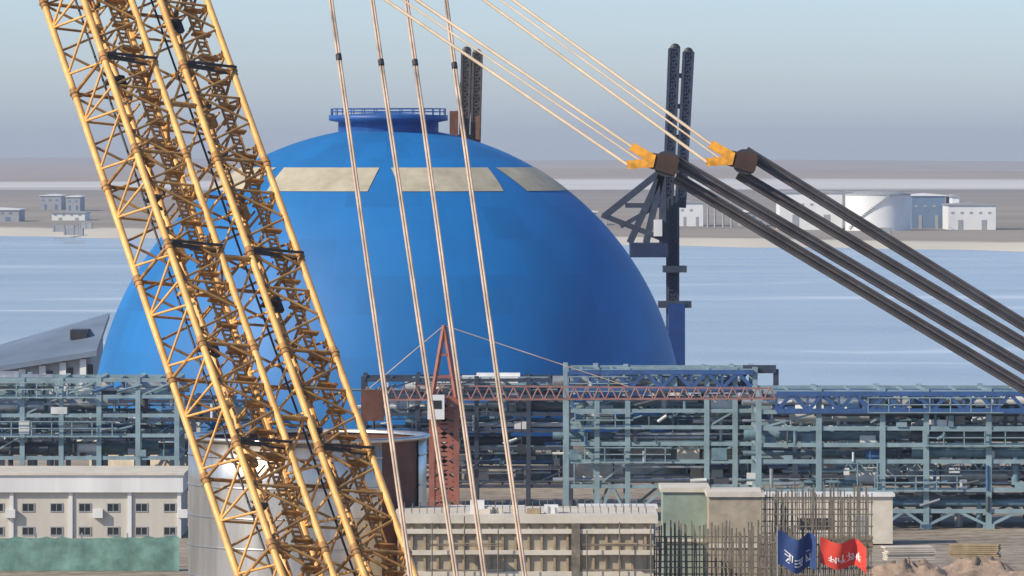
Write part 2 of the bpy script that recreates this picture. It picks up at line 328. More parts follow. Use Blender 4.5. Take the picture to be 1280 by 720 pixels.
# ------------------------------------------------------------------ blue domes
def dome(xc, a_px, ytop, d, label, haslight=False):
    r = a_px * d / F; cx = X(xc, d); zt = Z(ytop, d); bb = r * 1.028; cz = zt - bb
    t_ = thing('containment_dome', label, 'dome', (cx, d, 0), 'blue containment domes')
    prof = [(r * math.cos(R(a)), bb * math.sin(R(a))) for a in range(0, 89, 2)] + [(0.01, bb)]
    mb = MB(); mb.lathe((cx, d, cz), prof, 128); sh_ = mb.build('shell', M['dome'], t_)
    mb = MB(); mb.lathe((cx, d, 0), [(r + .25, -.1), (r + .25, cz), (r - .3, cz)], 96); mb.build('base_wall', M['conc'], t_)
    # welded plates differ a little in tone: one value per face
    rnd = random.Random(4); tone = {}; at_ = sh_.data.attributes.new('tone', 'FLOAT', 'FACE')
    for p in sh_.data.polygons:
        row, seg = p.index // 128, p.index % 128; ring_ = row // 4; key = (ring_, ((seg + 2 * (ring_ % 2)) % 128) // 4)
        if key not in tone: tone[key] = rnd.uniform(.88, 1.07)
        at_.data[p.index].value = tone[key]
    # cap ring with overhanging brim
    k = r / 25.3
    mb = MB(); z0 = bb - .55 * k
    mb.lathe((cx, d, cz + z0), [(4.3 * k, 0), (4.3 * k, 1.0 * k), (5.1 * k, 1.15 * k), (5.1 * k, 1.6 * k), (4.2 * k, 1.62 * k), (0.01, 1.9 * k)], 48); cp = mb.build('cap', M['domecap'], t_)
    mb = MB(); zr = cz + z0 + 1.6 * k
    ring = [(cx + 4.9 * k * math.cos(2 * math.pi * i / 28), d + 4.9 * k * math.sin(2 * math.pi * i / 28), zr) for i in range(29)]
    for p in ring: mb.bar(p, (p[0], p[1], p[2] + .55 * k), .04)
    for p, q in zip(ring, ring[1:]):
        for h in (.3, .55): mb.bar((p[0], p[1], p[2] + h * k), (q[0], q[1], q[2] + h * k), .035)
    mb.build('railing', M['domecap'], cp)
    # eight pale panels round the shoulder
    for i in range(8):
        mb = MB(); c0 = R(-90 + 22.5 + 45 * i); vs = []; nn = 14
        for j, el in enumerate((52.4, 54.4, 56.4, 58.4, 60.2)):
            for q in range(nn + 1):
                an = c0 + R((17.3 + 0.75 * j) * (2 * q / nn - 1)); rr = (r + .05) * math.cos(R(el)); vs.append((cx + rr * math.cos(an), d + rr * math.sin(an), cz + (bb + .05) * math.sin(R(el))))
        mb.add(vs, [(j * (nn + 1) + q, j * (nn + 1) + q + 1, (j + 1) * (nn + 1) + q + 1, (j + 1) * (nn + 1) + q) for j in range(4) for q in range(nn)], True)
        mb.build('pale_panel', M['patch'], t_)
    return t_
dome(587.6, 125.2, 292, 500, 'blue dome with pale panels behind the four ropes and central boom')

# ------------------------------------------------------------------ dark lattice masts
def leg(t_, d, b0, b1, t0, t1, yb, yt, zb=None):
    """lattice leg: pixel x range b0-b1 at row yb to t0-t1 at row yt"""
    z0 = Z(yb, d) if zb is None else zb; z1 = Z(yt, d); mb = MB(); g = (b1 - b0) * d / F
    B = [(X(b0, d), d), (X(b1, d), d), (X(b1, d), d + g), (X(b0, d), d + g)]; T = [(X(t0, d), d), (X(t1, d), d), (X(t1, d), d + g), (X(t0, d), d + g)]
    def P(i, f): return Vector((*B[i], z0)).lerp(Vector((*T[i], z1)), f)
    lm = M['slate'] if d < 580 else M['slatebrown']
    for i in range(4): mb.bar(P(i, 0), P(i, 1), max(.12, g * .14))
    n = max(4, int((z1 - z0) / (g * 1.25)))
    for k in range(n):
        for i in range(4):
            j = (i + 1) % 4; mb.bar(P(i, k / n), P(j, (k + 1) / n), g * .07); mb.bar(P(j, k / n), P(i, (k + 1) / n), g * .07); mb.bar(P(i, (k + 1) / n), P(j, (k + 1) / n), g * .07)
    mb.build('leg', lm, t_)
    mb = MB()                                       # cladding strip up the middle of the leg
    C0 = (P(0, 0) + P(2, 0)) / 2; C1 = (P(0, 1) + P(2, 1)) / 2; mb.bar(C0, C1, g * .4); mb.build('cable_duct', M['bracketblue'] if d < 580 else M['slatebrown'], t_)
def sheave(t_, d, x, y, rp):
    r = rp * d / F; mb = MB(); mb.lathe((0, 0, 0), [(.01, -.3), (r * .9, -.3), (r, -.18), (r * .85, 0), (r, .18), (r * .9, .3), (.01, .3)], 24)
    c = at(x, y, d); mb.v = [Vector((v.x + c.x, v.z + c.y + .5, v.y + c.z)) for v in mb.v]; mb.build('sheave', M['black'], t_)
m2 = thing('lattice_mast', 'taller dark mast with side bracket at right edge of the dome', 'mast', (X(708, 540), 540, 0), 'dark lattice masts')
leg(m2, 540, 706, 710.3, 706, 710.3, 440, 322, 0)
leg(m2, 540, 704.2, 707.8, 706.8, 710.8, 326, 258.5); leg(m2, 540, 709.6, 713.2, 712.9, 716.8, 326, 260)
for yy in (322, 309, 296, 283, 270):
    lx = (326 - yy) / 67 * 3; mb = MB(); a, c = at(704 + lx, yy - 1, 540), at(713.6 + lx, yy + 1, 540); mb.box(a.x, c.x, 540.1, 541, c.z, a.z); mb.build('tie_plate', M['slate'], m2)
sheave(m2, 540, 709.2, 258.5, 2.2); sheave(m2, 540, 714.8, 260, 2.0)
m1 = thing('lattice_mast', 'shorter dark twin mast rising behind the dome top', 'mast', (X(619, 600), 600, 0), 'dark lattice masts')
leg(m1, 600, 615.4, 618.6, 618.9, 622.3, 300, 259.5, 0); leg(m1, 600, 619.8, 623.2, 623.6, 627.2, 300, 260.5, 0)
for yy in (296, 285, 274, 264):
    lx = (300 - yy) / 40 * 3.6; mb = MB(); a, c = at(615.5 + lx, yy - 1, 600), at(623.4 + lx, yy + 1, 600); mb.box(a.x, c.x, 600.1, 601, c.z, a.z); mb.build('tie_plate', M['slate'], m1)
sheave(m1, 600, 620.8, 259.6, 2.0); sheave(m1, 600, 625.2, 260.6, 2.0)
mb = MB(); mb.box(X(706.2, 538), X(713.2, 538), 537, 542, 0, Z(366.5, 538)); mb.build('base_housing', M['deepblue'], m2)
mb = MB(); mb.bar(at(619.4, 300, 600.6), at(622.9, 262, 600.6), .42); mb.build('middle_panel', M['rustbrown'], m1)
mb = MB(); mb.box(X(624.6, 599), X(626.4, 599), 598, 599.5, Z(297, 599), Z(287, 599)); mb.build('junction_box', M['rustbrown'], m1)
mb = MB(); mb.box(X(613.6, 599), X(617.2, 599), 598, 599.5, Z(297, 599), Z(285, 599)); mb.build('junction_box', M['rust'], m1)
mb = MB(); d = 538
c0 = at(704, 310, d)
for px, py in ((680, 329), (690, 341), (697, 341), (704, 341)):
    for dy in (0, 3): mb.bar(c0 + Vector((0, dy, 0)), at(px, py, d) + Vector((0, dy, 0)), .28)
mb.bar(at(678, 329, d), at(706, 340, d), .25); mb.bar(at(686, 334, d), at(700, 326, d), .2); mb.bar(at(688, 325, d), at(706, 325, d), .22)
br = mb.build('bracket', M['slate'], m2)
mb = MB(); a, c = at(690, 341, d), at(706, 347, d); mb.box(a.x, c.x, d - 1, d + 4, c.z, a.z); mb.build('platform', M['bracketblue'], m2)
mb = MB(); a, c = at(700, 331, d), at(703.5, 338, d); mb.box(a.x, c.x, d - 1.2, d + 1, c.z, a.z); mb.build('control_cabin', M['white'], m2)
for yy, hw in ((367, 7), (352, 5), (381, 4)): mb = MB(); a = at(709, yy, d); mb.box(a.x - hw * d / F, a.x + hw * d / F, d - .6, d + 2, a.z - .3, a.z + .3); mb.build('crossbar', M['slate'], m2)

# ------------------------------------------------------------------ lattice crane booms
def lattice(mb, ml, P, Q, u, v, s, nseg, rc, rl):
    """square box lattice from P to Q; u, v unit side directions, s side length"""
    cor = [(0, 0), (1, 0), (1, 1), (0, 1)]
    def pt(i, t_): return P.lerp(Q, t_) + u * (s * cor[i][0]) + v * (s * cor[i][1])
    for i in range(4): mb.bar(pt(i, 0), pt(i, 1), rc, 8)
    for k in range(nseg):
        t0, t1, tm = k / nseg, (k + 1) / nseg, (k + .5) / nseg
        for i in range(4):
            j = (i + 1) % 4
            ml[i].bar(pt(i, t0), pt(j, tm), rl, 5); ml[i].bar(pt(j, tm), pt(i, t1), rl, 5)
            if k % 2 == 0: ml[i].bar(pt(i, t0), pt(j, t0), rl, 5)
    return pt
def crane(k, dtop, dbot, label, foot_y, top_y):
    def NP(x, y): return (640 + (x - 640) * k, 360 + (y - 360) * k)
    A = at(*NP(455.5, 229), dtop); B = at(*NP(545.5, 490), dbot)
    # extend the axis
    axis = (B - A); kk = (foot_y - (360 + (229 - 360) * k)) / ((490 - 229) * k)
    ft = A + axis * kk
    while ft.z > 3.2 and (ft + axis * .01).z > 3: ft += axis * .01
    tp = A - axis * top_y
    th = math.atan2(15.5, 20.3); s = 2.55
    u = Vector((math.cos(th), math.sin(th), 0)); v = Vector((-math.sin(th), math.cos(th), 0))
    ax = (ft - tp).normalized(); u = (u - ax * u.dot(ax)).normalized(); v = (v - ax * v.dot(ax)).normalized()
    t_ = thing('crawler_crane', label, 'crane', (ft.x, ft.y, 0), 'yellow lattice boom cranes')
    Lb = (ft - tp).length
    for off in (0, 4.1):
        P, Q = tp + u * off, ft + u * off
        mb = MB(); ml = [MB() for _ in range(4)]; pt = lattice(mb, ml, P, Q, u, v, s, int(Lb / 2.75), .155, .062); bo = mb.build('boom', M['yellow'], t_)
        for q in range(4): ml[q].build('lacing', M['lace'] if q < 3 else M['yellow'], bo)  # painted shade: three faces darker, the sunlit side face stays bright yellow
        # joints every half section; black bars every second one
        rnd = random.Random(int(off * 10) + 3)
        L1 = 41.2 / (490 - 229) * (B - A).length; ts0 = (A - tp).length + (264.5 - 229) / (490 - 229) * (B - A).length
        js = [ts0 + L1 * q for q in range(-30, 40) if 0 < ts0 + L1 * q < Lb]
        for q, dist in enumerate(js):
            tt = dist / Lb; jb = MB(); bar_here = int(round((dist - ts0) / L1)) % 2 == 0
            for i in range(4):
                c = pt(i, tt); jb.bar(c - ax * .26, c + ax * .26, .19, 8); jb.bar(c - ax * .05, c + ax * .05, .23, 8)
            for i in range(4): jb.bar(pt(i, tt), pt((i + 1) % 4, tt), .085, 6)
            jb.bar(pt(0, tt), pt(2, tt), .07, 6)
            for i in (0, 1):
                for e in (-.9, .9): jb.bar(pt(i, tt), pt((i + 1) % 4, tt).lerp(pt(i, tt), .5) + ax * e, .07, 5)
            jo = jb.build('section_joint', M['orange'], bo)
            if bar_here:
                jb = MB(); jb.bar(pt(1, tt) + v * .1 - u * .15, pt(0, tt) - v * .1, .095, 4); jb.bar(pt(1, tt) - v * .3, pt(0, tt) - v * .3, .06, 4); jb.build('joint_bar', M['black'], jo)
        nseg = int(Lb / 2.75)
        for k_ in range(nseg):
            for i, j in ((1, 2), (2, 1), (0, 1)):
                tt = (k_ + (.5 if i == 2 else 0)) / nseg; a_ = pt(i, tt); c_ = pt(j, tt); dr = (c_ - a_).normalized(); jb = MB()
                jb.bar(a_ + dr * .05, a_ + dr * (.5 if i else .3), .15, 4, .05); jb.build('gusset', M['gusset'], bo)
        # walkway, hose bundle and rope guide rollers along the inside of the boom
        mb = MB(); F0 = Matrix.Translation(P) @ Matrix(((u.x, v.x, ax.x, 0), (u.y, v.y, ax.y, 0), (u.z, v.z, ax.z, 0), (0, 0, 0, 1)))
        for e in (.66, .83): mb.obox(F0, s * e, s * (e + .025), s * .19, s * .23, 0, Lb)
        z = .6
        while z < Lb:
            mb.obox(F0, s * .60, s * .97, s * .14, s * .24, z, z + .09)
            for e in (.2, .45, .7, .95, 1.2): mb.obox(F0, s * .67, s * .83, s * .20, s * .215, z + e, z + e + .10)
            for e in (.60, .88): mb.obox(F0, s * e, s * (e + .025), s * .23, s * .55, z + .3, z + .37)
            mb.obox(F0, s * .60, s * .625, s * .50, s * .53, z, z + 1.45); z += 1.45
        mb.build('walkway', M['orange'], bo)
        mb = MB()
        for q, (a_, c_) in enumerate(((.22, .30), (.30, .36), (.36, .62))): mb.bar(F0 @ Vector((s * a_, s * c_, 0)), F0 @ Vector((s * a_, s * c_, Lb)), .05 + .02 * (q % 2), 6)
        mb.build('hose', M['black'], bo)
        z = 1.5; q = 0
        while z < Lb:
            mb = MB(); w0 = rnd.uniform(.1, .3); c0 = F0 @ Vector((s * .06, s * .2, z)); c1 = F0 @ Vector((s * .55, s * .5, z + rnd.uniform(-.4, .4)))
            mb.bar(c0, c1, .06, 6); mb.obox(F0, s * .2, s * .42, s * .24, s * .42, z - .06, z + .08)
            if q % 2: mb.obox(F0, s * .44, s * .56, s * .3, s * .38, z - .3, z + .4)
            mb.build('rope_guide', M['lace'] if q % 3 else M['black'], bo); z += rnd.uniform(2.2, 3.2); q += 1
    n = int(Lb / 8.6)                      # cross ties between the two booms
    for j in range(n + 1):
        mb = MB(); c = tp + (ft - tp) * (j / n); mb.bar(c + u * s, c + u * 4.1, .12, 6); mb.bar(c + u * s + v * s, c + u * 4.1 + v * s, .12, 6)
        mb.bar(c + u * s, c + u * 4.1 + v * s, .07, 6); mb.build('boom_tie', M['orange'], t_)
    return t_, ft, u, v, ax
CG = 'yellow lattice boom cranes'
c1, ft1, u1, v1, ax1 = crane(1.0, 260, 240, 'yellow crawler crane with twin lattice boom leaning across the central dome', 552, 1.6)
# undercarriage and house of the central crane
def crane_body(t_, ft, heading):
    Mx = Matrix.Translation((ft.x, ft.y, 0)) @ Matrix.Rotation(heading, 4, 'Z')     # local +x points to the rear
    for sgn in (-1, 1):
        mb = MB(); y0, y1 = (sgn * 3.4 - .75, sgn * 3.4 + .75) ; prof = []
        for a in range(0, 181, 20): prof.append((-5 + .75 * math.cos(R(90 + a)), .78 + .75 * math.sin(R(90 + a))))
        for a in range(0, 181, 20): prof.append((5.6 + .75 * math.cos(R(270 + a)), .78 + .75 * math.sin(R(270 + a))))
        n = len(prof); vs = [Mx @ Vector((p, y0, q)) for p, q in prof] + [Mx @ Vector((p, y1, q)) for p, q in prof]
        mb.add(vs, [tuple(range(n)), tuple(range(2 * n - 1, n - 1, -1))] + [(i, i + n, (i + 1) % n + n, (i + 1) % n) for i in range(n)])
        for q in range(26):
            x = -5 + .42 * q; mb.obox(Mx, x, x + .24, y0 - .06, y1 + .06, 1.5, 1.6)
        tr = mb.build('crawler_track', M['tyre'], t_)
        mb = MB(); mb.obox(Mx, -4.6, 5.2, sgn * 3.4 + (-.8 if sgn < 0 else .7) - .05, sgn * 3.4 + (-.7 if sgn < 0 else .8) + .05, .45, 1.15); mb.build('side_frame', M['yellow'], tr)
    mb = MB(); mb.obox(Mx, -1.8, 2.4, -2.6, 2.6, .7, 1.5); mb.build('car_body', M['black'], t_)
    mb = MB(); mb.obox(Mx, -1.5, 8.2, -2.2, 2.2, 1.7, 2.3); mb.obox(Mx, 1.6, 7.4, -2.1, -.2, 2.3, 4.0); mb.obox(Mx, 1.6, 6.2, .3, 2.1, 2.3, 3.6)
    hs = mb.build('machine_house', M['yellow'], t_)
    mb = MB()
    for q in range(7): mb.obox(Mx, 2.0 + .7 * q, 2.4 + .7 * q, -2.14, -2.08, 2.6, 3.7)
    mb.build('vent_grille', M['black'], hs)
    mb = MB()
    for q in range(4):
        for s_ in (-1, 1): mb.obox(Mx, 6.6, 9.0, s_ * 2.9 - 1.0, s_ * 2.9 + 1.0, 2.0 + .62 * q, 2.58 + .62 * q)
    mb.build('counterweight', M['orange'], t_)
    mb = MB(); mb.obox(Mx, -2.6, -.6, 2.3, 3.7, 1.8, 3.9); cb = mb.build('operator_cab', M['white'], t_)
    mb = MB(); mb.obox(Mx, -2.62, -1.0, 2.36, 3.72, 2.7, 3.7); mb.build('window', M['glass'], cb)
    mb = MB()
    for s_ in (-1.6, 1.6):
        mb.bar(Mx @ Vector((5.8, s_, 2.3)), Mx @ Vector((3.2, s_ * .7, 9.5)), .2, 6); mb.bar(Mx @ Vector((1.4, s_, 2.3)), Mx @ Vector((3.2, s_ * .7, 9.5)), .14, 6)
    mb.bar(Mx @ Vector((3.2, -1.2, 9.5)), Mx @ Vector((3.2, 1.2, 9.5)), .25, 6); mb.build('gantry', M['yellow'], t_)
crane_body(c1, ft1 + u1 * 3.2 + v1 * 1.2, R(-40))

# hoist ropes
RP = [((562, 229), (570.5, 290), (596.5, 479)), ((579.5, 229), (588.5, 292), (617.5, 490)), ((594, 229), (602.5, 290), (629.5, 490)), ((610.8, 229), (618.8, 290), (646.5, 490))]
RL = ['first hoist rope right of boom, ending lowest at left', 'second hoist rope from the boom, crossing a pale dome panel', 'third hoist rope from the boom, passing the red crane tower', 'fourth hoist rope, the farthest from the boom']
for (a, m_, c), lb in zip(RP, RL):
    dt, db_ = 262, 238
    p0 = at(2 * a[0] - m_[0] - (m_[0] - a[0]) * 2.0, -80, 280); A = at(*a, dt); Bm = at(*m_, 257); C = at(*c, db_)
    e = C + (C - Bm) * .3
    pts = []
    up = A + (A - Bm) * 4.6
    pts = [up, A, Bm, C, e]
    t_ = thing('hoist_rope', lb, 'rope', e, 'four hoist ropes of the central crane')
    for o_ in (-.055, .055):
        mb = MB(); mb.path([p + Vector((o_, .02 * (o_ > 0), 0)) for p in pts], .055, 7); mb.build('strand', M['rope_pale'], t_)
    f = (Bm - A).normalized()
    for q in (-.45, .04, .55):
        mb = MB(); c_ = A + (Bm - A) * (q + .02 * RP.index((a, m_, c))); mb.bar(c_ - f * .16, c_ + f * .16, .135, 8); mb.build('clamp', M['black'], t_)
    mb = MB(); mb.bar(e + f * .3, e - f * .6, .16, 8); mb.box(e.x - .35, e.x + .35, e.y - .35, e.y + .35, 0, max(.5, e.z - .3)); mb.build('anchor', M['orange'], t_)

# rope blocks: pale pendant lines, yellow sheave block, dark reeving to the ballast
def rope_block(k, d, p_top, p_block, p_end1, p_end2, s1, s2, label, extend_to):
    def NP(p): return (640 + (p[0] - 640) * k, 360 + (p[1] - 360) * k)
    T = at(*NP(p_top), d + 4 / k); Bk = at(*NP(p_block), d)
    t_ = thing('rope_block', label, 'rope block', Bk, 'sheave blocks on pendant ropes')
    axd = (Bk - T).normalized(); side = axd.cross(Vector((0, 1, 0))).normalized()
    sz = 1.0
    # block housing, lying flatter than the ropes
    axf = (axd + Vector((1, 0, 0)) * 1.6).normalized(); sdf = axf.cross(Vector((0, 1, 0))).normalized()
    F0 = Matrix.Translation(Bk) @ Matrix(((axf.x, 0, sdf.x, 0), (axf.y, 1, sdf.y, 0), (axf.z, 0, sdf.z, 0), (0, 0, 0, 1)))
    for q in (-1, -.4, .4, 1):
        mb = MB(); off = side * .33 * q; T2 = T - axd * 60
        mb.bar(T2 + off * 1.25 + Vector((0, .2 * abs(q), 0)), F0 @ Vector((-.86 if abs(q) == 1 else -.3, .0, q * .36)), .065 if abs(q) == 1 else .04, 6); mb.build('pendant_line', M['pendant'], t_)
    for yy in (-.6, .4):
        mb = MB()
        for q in (-1, 1):
            pl = [(-.95, q * .22), (-.30, q * .0), (.12, q * .0), (.12, q * .24), (-.82, q * .52)]
            vs = [F0 @ Vector((a, yy, c)) for a, c in pl] + [F0 @ Vector((a, yy + .2, c)) for a, c in pl]
            mb.add(vs, [(0, 1, 2, 3, 4), (9, 8, 7, 6, 5)] + [(i, i + 5, (i + 1) % 5 + 5, (i + 1) % 5) for i in range(5)])
        mb.build('fork', M['fork'], t_)
    mb = MB()
    for yy in (-.55, -.12, .31):
        pl = [(-.1, -.30), (.95, -.36), (1.05, -.26), (1.05, .28), (.9, .36), (-.1, .30)]
        n = len(pl); vs = [F0 @ Vector((a, yy, c)) for a, c in pl] + [F0 @ Vector((a, yy + .26, c)) for a, c in pl]
        mb.add(vs, [tuple(range(n)), tuple(range(2 * n - 1, n - 1, -1))] + [(i, i + n, (i + 1) % n + n, (i + 1) % n) for i in range(n)])
    hb = mb.build('block_plate', M['blockbrown'], t_)
    mb = MB()
    for yy in (-.34, .10):
        for zz in (-.26, .26):
            cvs = []
            n = 14
            for y2 in (yy - .12, yy + .12):
                for i in range(n): cvs.append(F0 @ Vector((.62 + .42 * math.cos(2 * math.pi * i / n), y2, zz + .24 * math.sin(2 * math.pi * i / n))))
            mb.add(cvs, [tuple(range(n)), tuple(range(2 * n - 1, n - 1, -1))] + [(i, i + n, (i + 1) % n + n, (i + 1) % n) for i in range(n)])
    mb.build('sheave', M['black'], t_)
    for (st, en) in zip((s1, s2), (p_end1, p_end2)):
        S = at(*NP(st), d); E = at(*NP(en), d); E = S + (E - S) * extend_to
        ad = (E - S).normalized(); sd_ = ad.cross(Vector((0, 1, 0))).normalized()
        mb = MB()
        for q in range(4):
            o_ = sd_ * (.118 * (q - 1.5)) + Vector((0, .25 * (q % 2), 0)); mb.bar(S + o_ - ad * .25, E + o_ * 1.1, .062, 6)
        mb.build('reeving_rope', M['rope_dark'], t_)
    return t_, E
PT_A, PT_B = (585, 229), (627, 229)
A_ARGS = ((842, 393.1), (842, 384.7), (711.5, 314.6), (711.5, 307.6)); B_ARGS = ((842, 374.8), (842, 366.4), (738.2, 312.9), (741.2, 303.7))
_, EA = rope_block(1, 225, PT_A, (699, 306), *A_ARGS, 'left yellow sheave block with dark ropes, hanging beside the right mast', 3.15)
_, EB = rope_block(1, 229, PT_B, (732.5, 305), *B_ARGS, 'right yellow sheave block with dark ropes above the far white tank', 4.0)
# ballast tray where the ropes of the central crane come down
t_ = thing('ballast_tray', 'orange ballast tray behind near right pipe rack under dark ropes', 'ballast', (EA.x, 227, 0))
mb = MB(); x0 = min(EA.x, EB.x) - 2.5; x1 = max(EA.x, EB.x) + 2.5
zt_ = min(EA.z, EB.z)
mb.box(x0, x1, 221, 234, .4, 1.2); mb.build('tray', M['yellow'], t_)
mb = MB()
for q in range(4): mb.box(x0 + .6, x1 - .6, 222 + 3 * q, 224.4 + 3 * q, 1.21, max(2.2, zt_ - .8))
mb.build('weight_slab', M['orange'], t_)
mb = MB()
for e_ in (EA, EB): mb.box(e_.x - .9, e_.x + .9, e_.y - .6, e_.y + .9, 1.2, e_.z + .9)
mb.build('rope_anchor', M['yellow'], t_)

# ------------------------------------------------------------------ pipe racks
PG = 'steel pipe racks of the plant'
def rack(cols, levels, d, label, depth=7.0, truss=None, xbrace=(), m=None, w_=.22, seed=1, boxes=6, pipes=5, gantry=None, zb=0.0):
    rnd = random.Random(seed); m = m or M['steel']
    xs = [X(c, d) for c in cols]; zs = [Z(l, d) for l in levels]; zt = max(zs)
    t_ = thing('pipe_rack', label, 'pipe rack', ((xs[0] + xs[-1]) / 2, d, zb), PG)
    for x in xs:
        mb = MB()
        for y in (d, d + depth):
            mb.box(x - w_, x + w_, y - w_, y + w_, zb, zt + rnd.uniform(.2, .35)); mb.box(x - w_ * 2, x + w_ * 2, y - w_ * 2, y + w_ * 2, zb, zb + .35)
        for z in zs: mb.bar((x, d + w_, z), (x, d + depth - w_, z), w_ * .8)
        mb.build('column', m, t_)
    for li, z in enumerate(zs):
        mb = MB()
        for y in (d, d + depth):
            for a, c in zip(xs, xs[1:]): mb.box(a + w_, c - w_, y - w_ * .55, y + w_ * .55, z - w_ * .75, z + w_ * .75)
        for a, c in zip(xs, xs[1:]):
            n = max(2, int((c - a) / 1.6))
            for q in range(1, n): xx = a + (c - a) * q / n; mb.box(xx - .07, xx + .07, d + w_, d + depth - w_, z - .1, z + .1)
        mb.build('beam', m, t_)
    mb = MB()                                          # handrail along every level
    for z in sorted(zs)[1:-1:2]:
        h0 = xs[0] + rnd.uniform(0, .5) * (xs[-1] - xs[0]); h1 = h0 + rnd.uniform(.25, .5) * (xs[-1] - xs[0]); h1 = min(h1, xs[-1]); x = h0
        while x < h1: mb.bar((x, d - .45, z), (x, d - .45, z + 1.05), .035); x += 1.5
        for h in (.55, 1.05): mb.bar((h0, d - .45, z + h), (h1, d - .45, z + h), .035)
        mb.box(h0, h1, d - .7, d - .3, z - .06, z)
    mb.build('handrail', m, t_)
    def brace(p, q, r):
        mb = MB(); mb.bar(p, q, r); mb.build('brace', m, t_)
    for bi in xbrace:                                  # braced bays of the lowest level
        a, c = xs[bi], xs[bi + 1]; z1 = min(zs); mid = (a + c) / 2
        for y in (d, d + depth): brace((a, y, zb + .2), (mid, y, z1), w_ * .5); brace((c, y, zb + .2), (mid, y, z1), w_ * .5)
    zs2 = sorted(zs)
    for za, zc in zip(zs2, zs2[1:]):
        for a, c in zip(xs, xs[1:]):
            if rnd.random() < .3: brace((a, d + depth, za), (c, d + depth, zc), w_ * .35)
            if rnd.random() < .2: brace((a, d, za), (c, d, zc), w_ * .35)
    if truss:                                          # deep blue truss along the top
        x0, x1, y0, y1 = truss; a, c, z1, z0 = X(x0, d), X(x1, d), Z(y0, d), Z(y1, d); mb = MB(); n = max(4, int((c - a) / 2.2))
        for y in (d - .3, d + depth * .6):
            mb.bar((a, y, z0), (c, y, z0), .17); mb.bar((a, y, z1), (c, y, z1), .17)
            for q in range(n):
                xa, xm, xc = a + (c - a) * q / n, a + (c - a) * (q + .5) / n, a + (c - a) * (q + 1) / n
                mb.bar((xa, y, z0), (xm, y, z1), .13); mb.bar((xm, y, z1), (xc, y, z0), .13); mb.bar((xa, y, z0), (xa, y, z1), .09)
        mb.build('truss', M['bluesteel'], t_)
    pm = ['pipe_w', 'pipe_s', 'pipe_d', 'pipe_d', 'pipe_t', 'pipe_b', 'pipe_t']
    for z in zs2:
        for q in range(pipes):
            if rnd.random() < .25 or z == zt: continue
            a = rnd.randrange(len(xs) - 1); c = rnd.randrange(a + 1, len(xs)); r = rnd.choice([.1, .14, .18, .28, .4]); y = d + .8 + (depth - 1.6) * q / max(1, pipes - 1)
            mb = MB(); mb.bar((xs[a] - 1, y, z + .25 + r), (xs[c] + rnd.uniform(-2, 1), y, z + .25 + r), r, 10)
            if rnd.random() < .5:
                xx = rnd.uniform(xs[a], xs[c]); mb.bar((xx, y, z + .25 + r), (xx, y, z - rnd.uniform(.8, 2.6)), r * .8, 8)
            mb.build('pipe', M[rnd.choice(pm)], t_)
    sp = xs[-1] - xs[0]
    for li, (za, zc) in enumerate(zip(zs2, zs2[1:])):  # cable ladders, laced girders, risers and valves between the decks
        a0 = xs[0] + rnd.uniform(0, .3) * sp; a1 = xs[-1] - rnd.uniform(0, .3) * sp; y = d + rnd.uniform(.5, 1.4); zz = za + (zc - za) * rnd.uniform(.5, .75); mb = MB()
        if li % 2:
            n_ = int((a1 - a0) / .8); mb.bar((a0, y, zz), (a1, y, zz), .05); mb.bar((a0, y, zz + .55), (a1, y, zz + .55), .05)
            for k in range(n_): xa = a0 + (a1 - a0) * k / n_; xm = a0 + (a1 - a0) * (k + .5) / n_; xb = a0 + (a1 - a0) * (k + 1) / n_; mb.bar((xa, y, zz), (xm, y, zz + .55), .04); mb.bar((xm, y, zz + .55), (xb, y, zz), .04)
            mb.build('laced_girder', M[rnd.choice(['steel', 'pipe_t'])], t_)
        else:
            mb.box(a0, a1, y, y + .6, zz, zz + .14); mb.build('cable_tray', M[rnd.choice(['pipe_d', 'pipe_s', 'pipe_b'])], t_)
        for k in range(int(sp / 1.25)):
            x = xs[0] + rnd.uniform(0, 1) * sp; y = d + depth * .75 * rnd.random() ** 2 - .25; mb = MB(); t2 = rnd.random()
            if t2 < .38: mb.bar((x, y, za), (x, y, zc - rnd.uniform(0, .7)), rnd.uniform(.05, .15), 8); mb.build('riser', M[rnd.choice(pm)], t_)
            elif t2 < .75:
                h_ = rnd.uniform(.25, 1.0); mb.box(x, x + rnd.uniform(.2, 1.6), y, y + .5, za + .12, za + .12 + h_); mb.build('junction_box', M[rnd.choice(['white', 'white', 'pipe_w', 'pipe_d', 'pipe_b', 'steel', 'conc_l', 'pipe_t', 'pipe_w'])], t_)
            else:
                mb.bar((x, y, za + .4), (x + rnd.uniform(.6, 2.0), y, za + .4 + rnd.uniform(0, .5)), rnd.uniform(.06, .16), 8); mb.build('valve_spool', M[rnd.choice(pm)], t_)
    for q in range(boxes):                             # vessels and cabinets on the decks
        z = rnd.choice(zs2[:-1]) if len(zs2) > 1 else zs2[0]; x = rnd.uniform(xs[0] + 1, xs[-1] - 2.5); y = d + rnd.uniform(.6, depth - 2.5); hgt = rnd.uniform(.7, 1.5)
        mb = MB()
        if rnd.random() < .5:
            mb.bar((x, y + .8, z + .3 + hgt * .5), (x + rnd.uniform(1.5, 3.5), y + .8, z + .3 + hgt * .5), hgt * .5, 14); mb.box(x + .3, x + .5, y + .4, y + 1.2, z + .1, z + .4)
            mb.build('vessel', M[rnd.choice(['pipe_w', 'pipe_s', 'white'])], t_)
        else:
            mb.box(x, x + rnd.uniform(.9, 2.4), y, y + 1.3, z + .1, z + .1 + hgt); mb.build('cabinet', M[rnd.choice(['pipe_w', 'white', 'conc_l', 'conc_l', 'steel'])], t_)
